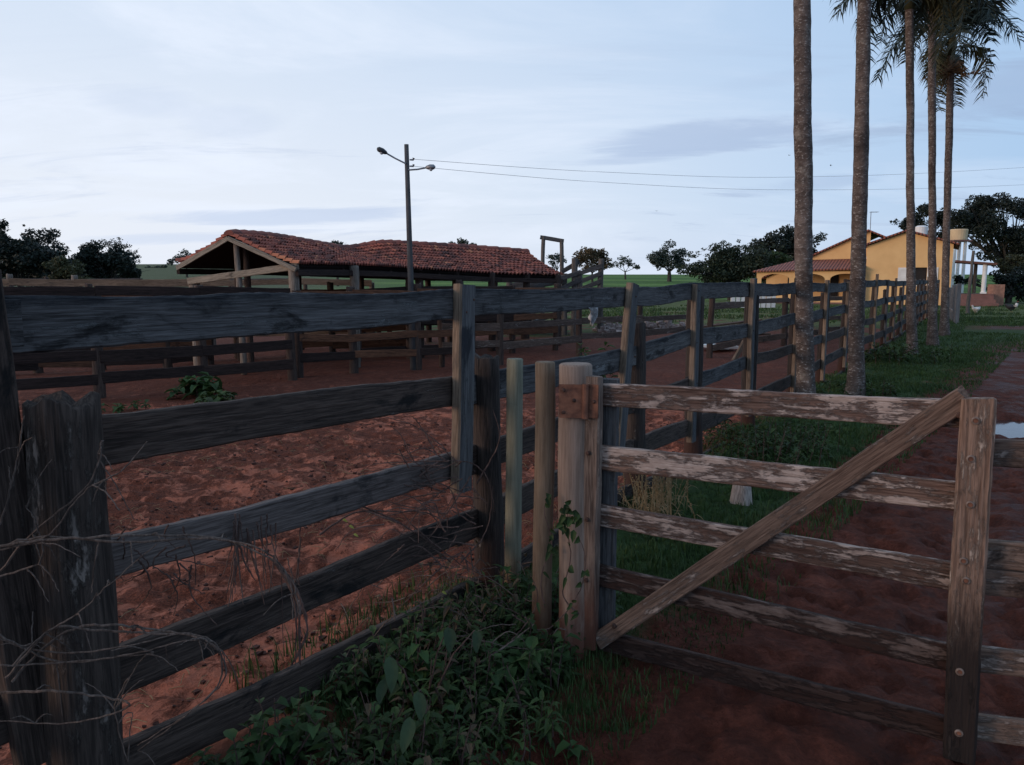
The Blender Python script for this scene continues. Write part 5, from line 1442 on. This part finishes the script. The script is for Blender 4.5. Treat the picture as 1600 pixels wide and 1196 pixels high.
for i, l_ in enumerate(main):
    yy = VY + rng.uniform(-0.04, 0.04)
    for l2 in [l_] + ([[(a + rng.uniform(-12, 12), c + rng.uniform(-10, 14)) for a, c in l_]] if i in (0, 2, 6) else []):
        o = vine(mb, [W(a, c, yy + rng.uniform(-.02, .02)) for a, c in l2], 0.0031 if i < 4 else 0.0021, rng)
        for _ in range(4):
            p = rng.choice(o[4:]); e = p + Vector((rng.gauss(0, .05), rng.gauss(0, .03), rng.gauss(-.04, .06)))
            vine(mb, [p, p.lerp(e, .5) + Vector((0, 0, .012)), e], 0.0016, rng, 0.006, 4)
mb.build('stems', M['vine'], v1)
v2 = thing('dry_vine', 'brown dead vine hanging over the lower rails right of the massive post', 'vine', fp(2.5, 0, 0.06))
mb = MB()
for _ in range(26):
    x0 = rng.uniform(360, 470); y0 = rng.uniform(800, 890); Yh = 2.45 / (0.617 - (x0 - 800) / 1200) - 0.09
    L = rng.uniform(30, 130); j = rng.uniform(-25, 25)
    vine(mb, [W(x0, y0, Yh), W(x0 + j * .3, y0 + L * .5, Yh), W(x0 + j, y0 + L, Yh)], rng.uniform(.0018, .0038), rng, 0.012, 5)
for _ in range(14):
    x0 = rng.uniform(190, 300); y0 = rng.uniform(820, 900); L = rng.uniform(30, 110)
    vine(mb, [W(x0, y0, 2.1), W(x0 + rng.uniform(-30, 30), y0 + L * .5, 2.12), W(x0 + rng.uniform(-50, 50), y0 + L, 2.15)], 0.0022, rng, 0.012, 5)
for _ in range(5):
    vine(mb, [W(430, 880, 2.42), W(462 + rng.uniform(-8, 8), 930, 2.42), W(470 + rng.uniform(-10, 10), 985, 2.4), W(462 + rng.uniform(-14, 14), 1040, 2.38)], 0.0042, rng, 0.01, 6)
mb.build('stems', M['vinebrown'], v2)
v3 = thing('dry_vine', 'bare brown creeper tangled in the rails left of the dark middle post', 'vine', fp(3.35, 0, 0.08))
mb = MB(); yl = MB()
for _ in range(60):
    x0, y0 = rng.gauss(690, 40), rng.uniform(700, 900); a = rng.uniform(1.8, 4.4); L = rng.uniform(40, 150)
    p0, p2 = (x0, y0), (x0 + math.cos(a) * L, y0 - math.sin(a) * L * .7 + 15)
    Yh = min(3.45, 3.1 + (x0 - 600) / 450 + rng.uniform(-.12, .06)); p1 = ((p0[0] + p2[0]) / 2 + rng.gauss(0, 14), (p0[1] + p2[1]) / 2 - rng.uniform(0, 26))
    o = vine(mb, [W(*p0, Yh), W(*p1, Yh - .03), W(*p2, Yh - .06)], rng.uniform(.0016, .0036), rng, 0.012, 5)
for l_ in ([(655, 745), (690, 722), (735, 724), (762, 748), (772, 800)], [(735, 745), (700, 800), (650, 870)], [(745, 755), (780, 690), (770, 640)], [(720, 880), (760, 830), (770, 760)], [(560, 790), (620, 815), (690, 860), (730, 890)], [(500, 835), (560, 800), (640, 800), (700, 790)]):
    vine(mb, [W(a, c, min(3.42, 2.95 + (a - 500) / 520)) for a, c in l_], 0.0040, rng, 0.012, 6)
for px, py in ((535, 812), (545, 822), (552, 835), (690, 925)):
    leaf(yl, W(px, py, 2.95), Vector((1, 0, -.3)), Vector((0, -1, 1)), .022, .012, .4, rng.random())
mb.build('stems', M['vinebrown'], v3); yl.build('leaves', M['yellowleaf'], v3)
v4 = thing('creeper', 'thin creeper with a few shrivelled leaves climbing the round posts', 'vine', G(860, 1020))
mb, lf = MB(), MB()
for l_, Yh in (([(850, 950), (846, 900), (862, 850), (850, 800), (858, 772)], 3.07), ([(905, 960), (880, 930), (892, 870), (884, 820), (892, 795)], 3.0), ([(800, 960), (850, 985), (900, 935), (915, 880), (905, 840)], 3.0),
               ([(760, 1030), (810, 990), (840, 940), (830, 900)], 2.95), ([(820, 965), (860, 1000), (900, 1010)], 2.98), ([(740, 930), (790, 950), (830, 970)], 3.1)):
    o = vine(mb, [W(a, c, Yh) for a, c in l_], 0.0028, rng, 0.012, 5)
    for _ in range(12):
        p = rng.choice(o); leaf(lf, p, Vector((rng.gauss(0, 1), -0.5, rng.gauss(-.2, .6))), Vector((0, -1, .5)), rng.uniform(.02, .045), rng.uniform(.014, .03), .8, rng.random() * .6)
for _ in range(16):
    leaf(lf, W(rng.gauss(888, 9), rng.gauss(805, 10), 2.99), Vector((rng.gauss(0, 1), -.4, rng.gauss(0, .6))), Vector((0, -1, .5)), .04, .028, .6, rng.random())
mb.build('stems', M['vinebrown'], v4); lf.build('leaves', M['weed'], v4)
v5 = thing('dead_twigs', 'loose dead twigs and withered stems lying among the weeds by the round posts', 'twigs', gp_(720, 1000))
mb = MB(); lf = MB()
for _ in range(90):
    q = gp_(rng.gauss(740, 70), rng.uniform(930, 1090)); q.z += rng.uniform(.02, .25); a = rng.uniform(0, 6.28); L = rng.uniform(.06, .28)
    e = q + Vector((math.cos(a) * L, math.sin(a) * L * .6, rng.gauss(.0, .08)))
    vine(mb, [q, q.lerp(e, .5) + Vector((0, 0, rng.gauss(.02, .02))), e], rng.uniform(.0012, .003), rng, 0.01, 4)
vine(mb, [W(905, 1000 - 12, 2.75), W(960, 980, 2.8), W(1010, 955, 2.85)] if False else [W(750, 1035, 2.75), W(790, 1010, 2.8), W(835, 975, 2.85)], 0.0045, rng, 0.006, 6)
for _ in range(120):
    q = gp_(rng.gauss(730, 65), rng.uniform(900, 1080)); q.z += rng.uniform(.03, .3)
    leaf(lf, q, Vector((rng.gauss(0, 1), rng.gauss(0, 1), rng.gauss(-.3, .5))), Vector((0, 0, 1)), rng.uniform(.02, .06), rng.uniform(.012, .03), .9, rng.random())
mb.build('stems', M['vine'], v5)['kind'] = 'stuff'; lf.build('leaves', M['deadleaf'], v5)

# clods, litter and fallen twigs on the pen floor
rng = random.Random(77); mb = MB(); cnt = 0
while cnt < 2600:
    Y = rng.uniform(2.0, 8.5); x = rng.uniform(-4.5, fx(Y) - 0.05)
    if x < -0.75 * Y - 0.3 or nz(x * 1.6, Y * 1.1, 9.0) < -0.05: continue
    s_ = rng.uniform(.004, .008) + .014 * rng.random() ** 4; mb.box((x, Y, gz(x, Y) + s_ * .25), (s_ * 1.5, s_ * 1.2, s_ * .8), rng.uniform(0, 3), jit=s_ * .28); cnt += 1
o = mb.build('soil_clods', plain('dark_clod', (0.075, 0.03, 0.022), 1.0, c2=(0.03, 0.013, 0.01), scale=20)); o['kind'] = 'stuff'; tag(o, 'dark crumbs of earth and dung on the pen floor', 'clods')

rng = random.Random(78); mb = MB(); cnt = 0
while cnt < 900:
    Y = rng.uniform(2.0, 8.0); x = rng.uniform(-4.5, fx(Y) + 0.05)
    if x < -0.75 * Y - 0.3 or nz(x * 1.2, Y * 1.2, 19.0) < -0.1: continue
    a = rng.gauss(0, 1.2); L = rng.uniform(.02, .09); z = gz(x, Y) + 0.006; dx, dy = math.cos(a) * L, math.sin(a) * L
    mb.tube([(x, Y, z), (x + dx * .5, Y + dy * .5, z + rng.uniform(.002, .014)), (x + dx, Y + dy, gz(x + dx, Y + dy) + 0.004)], rng.uniform(.0008, .002), 4, col=rng.random()); cnt += 1
o = mb.build('straw_litter', M['straw']); o['kind'] = 'stuff'; tag(o, 'scattered straw and bits of dry stalk on the pen floor', 'straw')
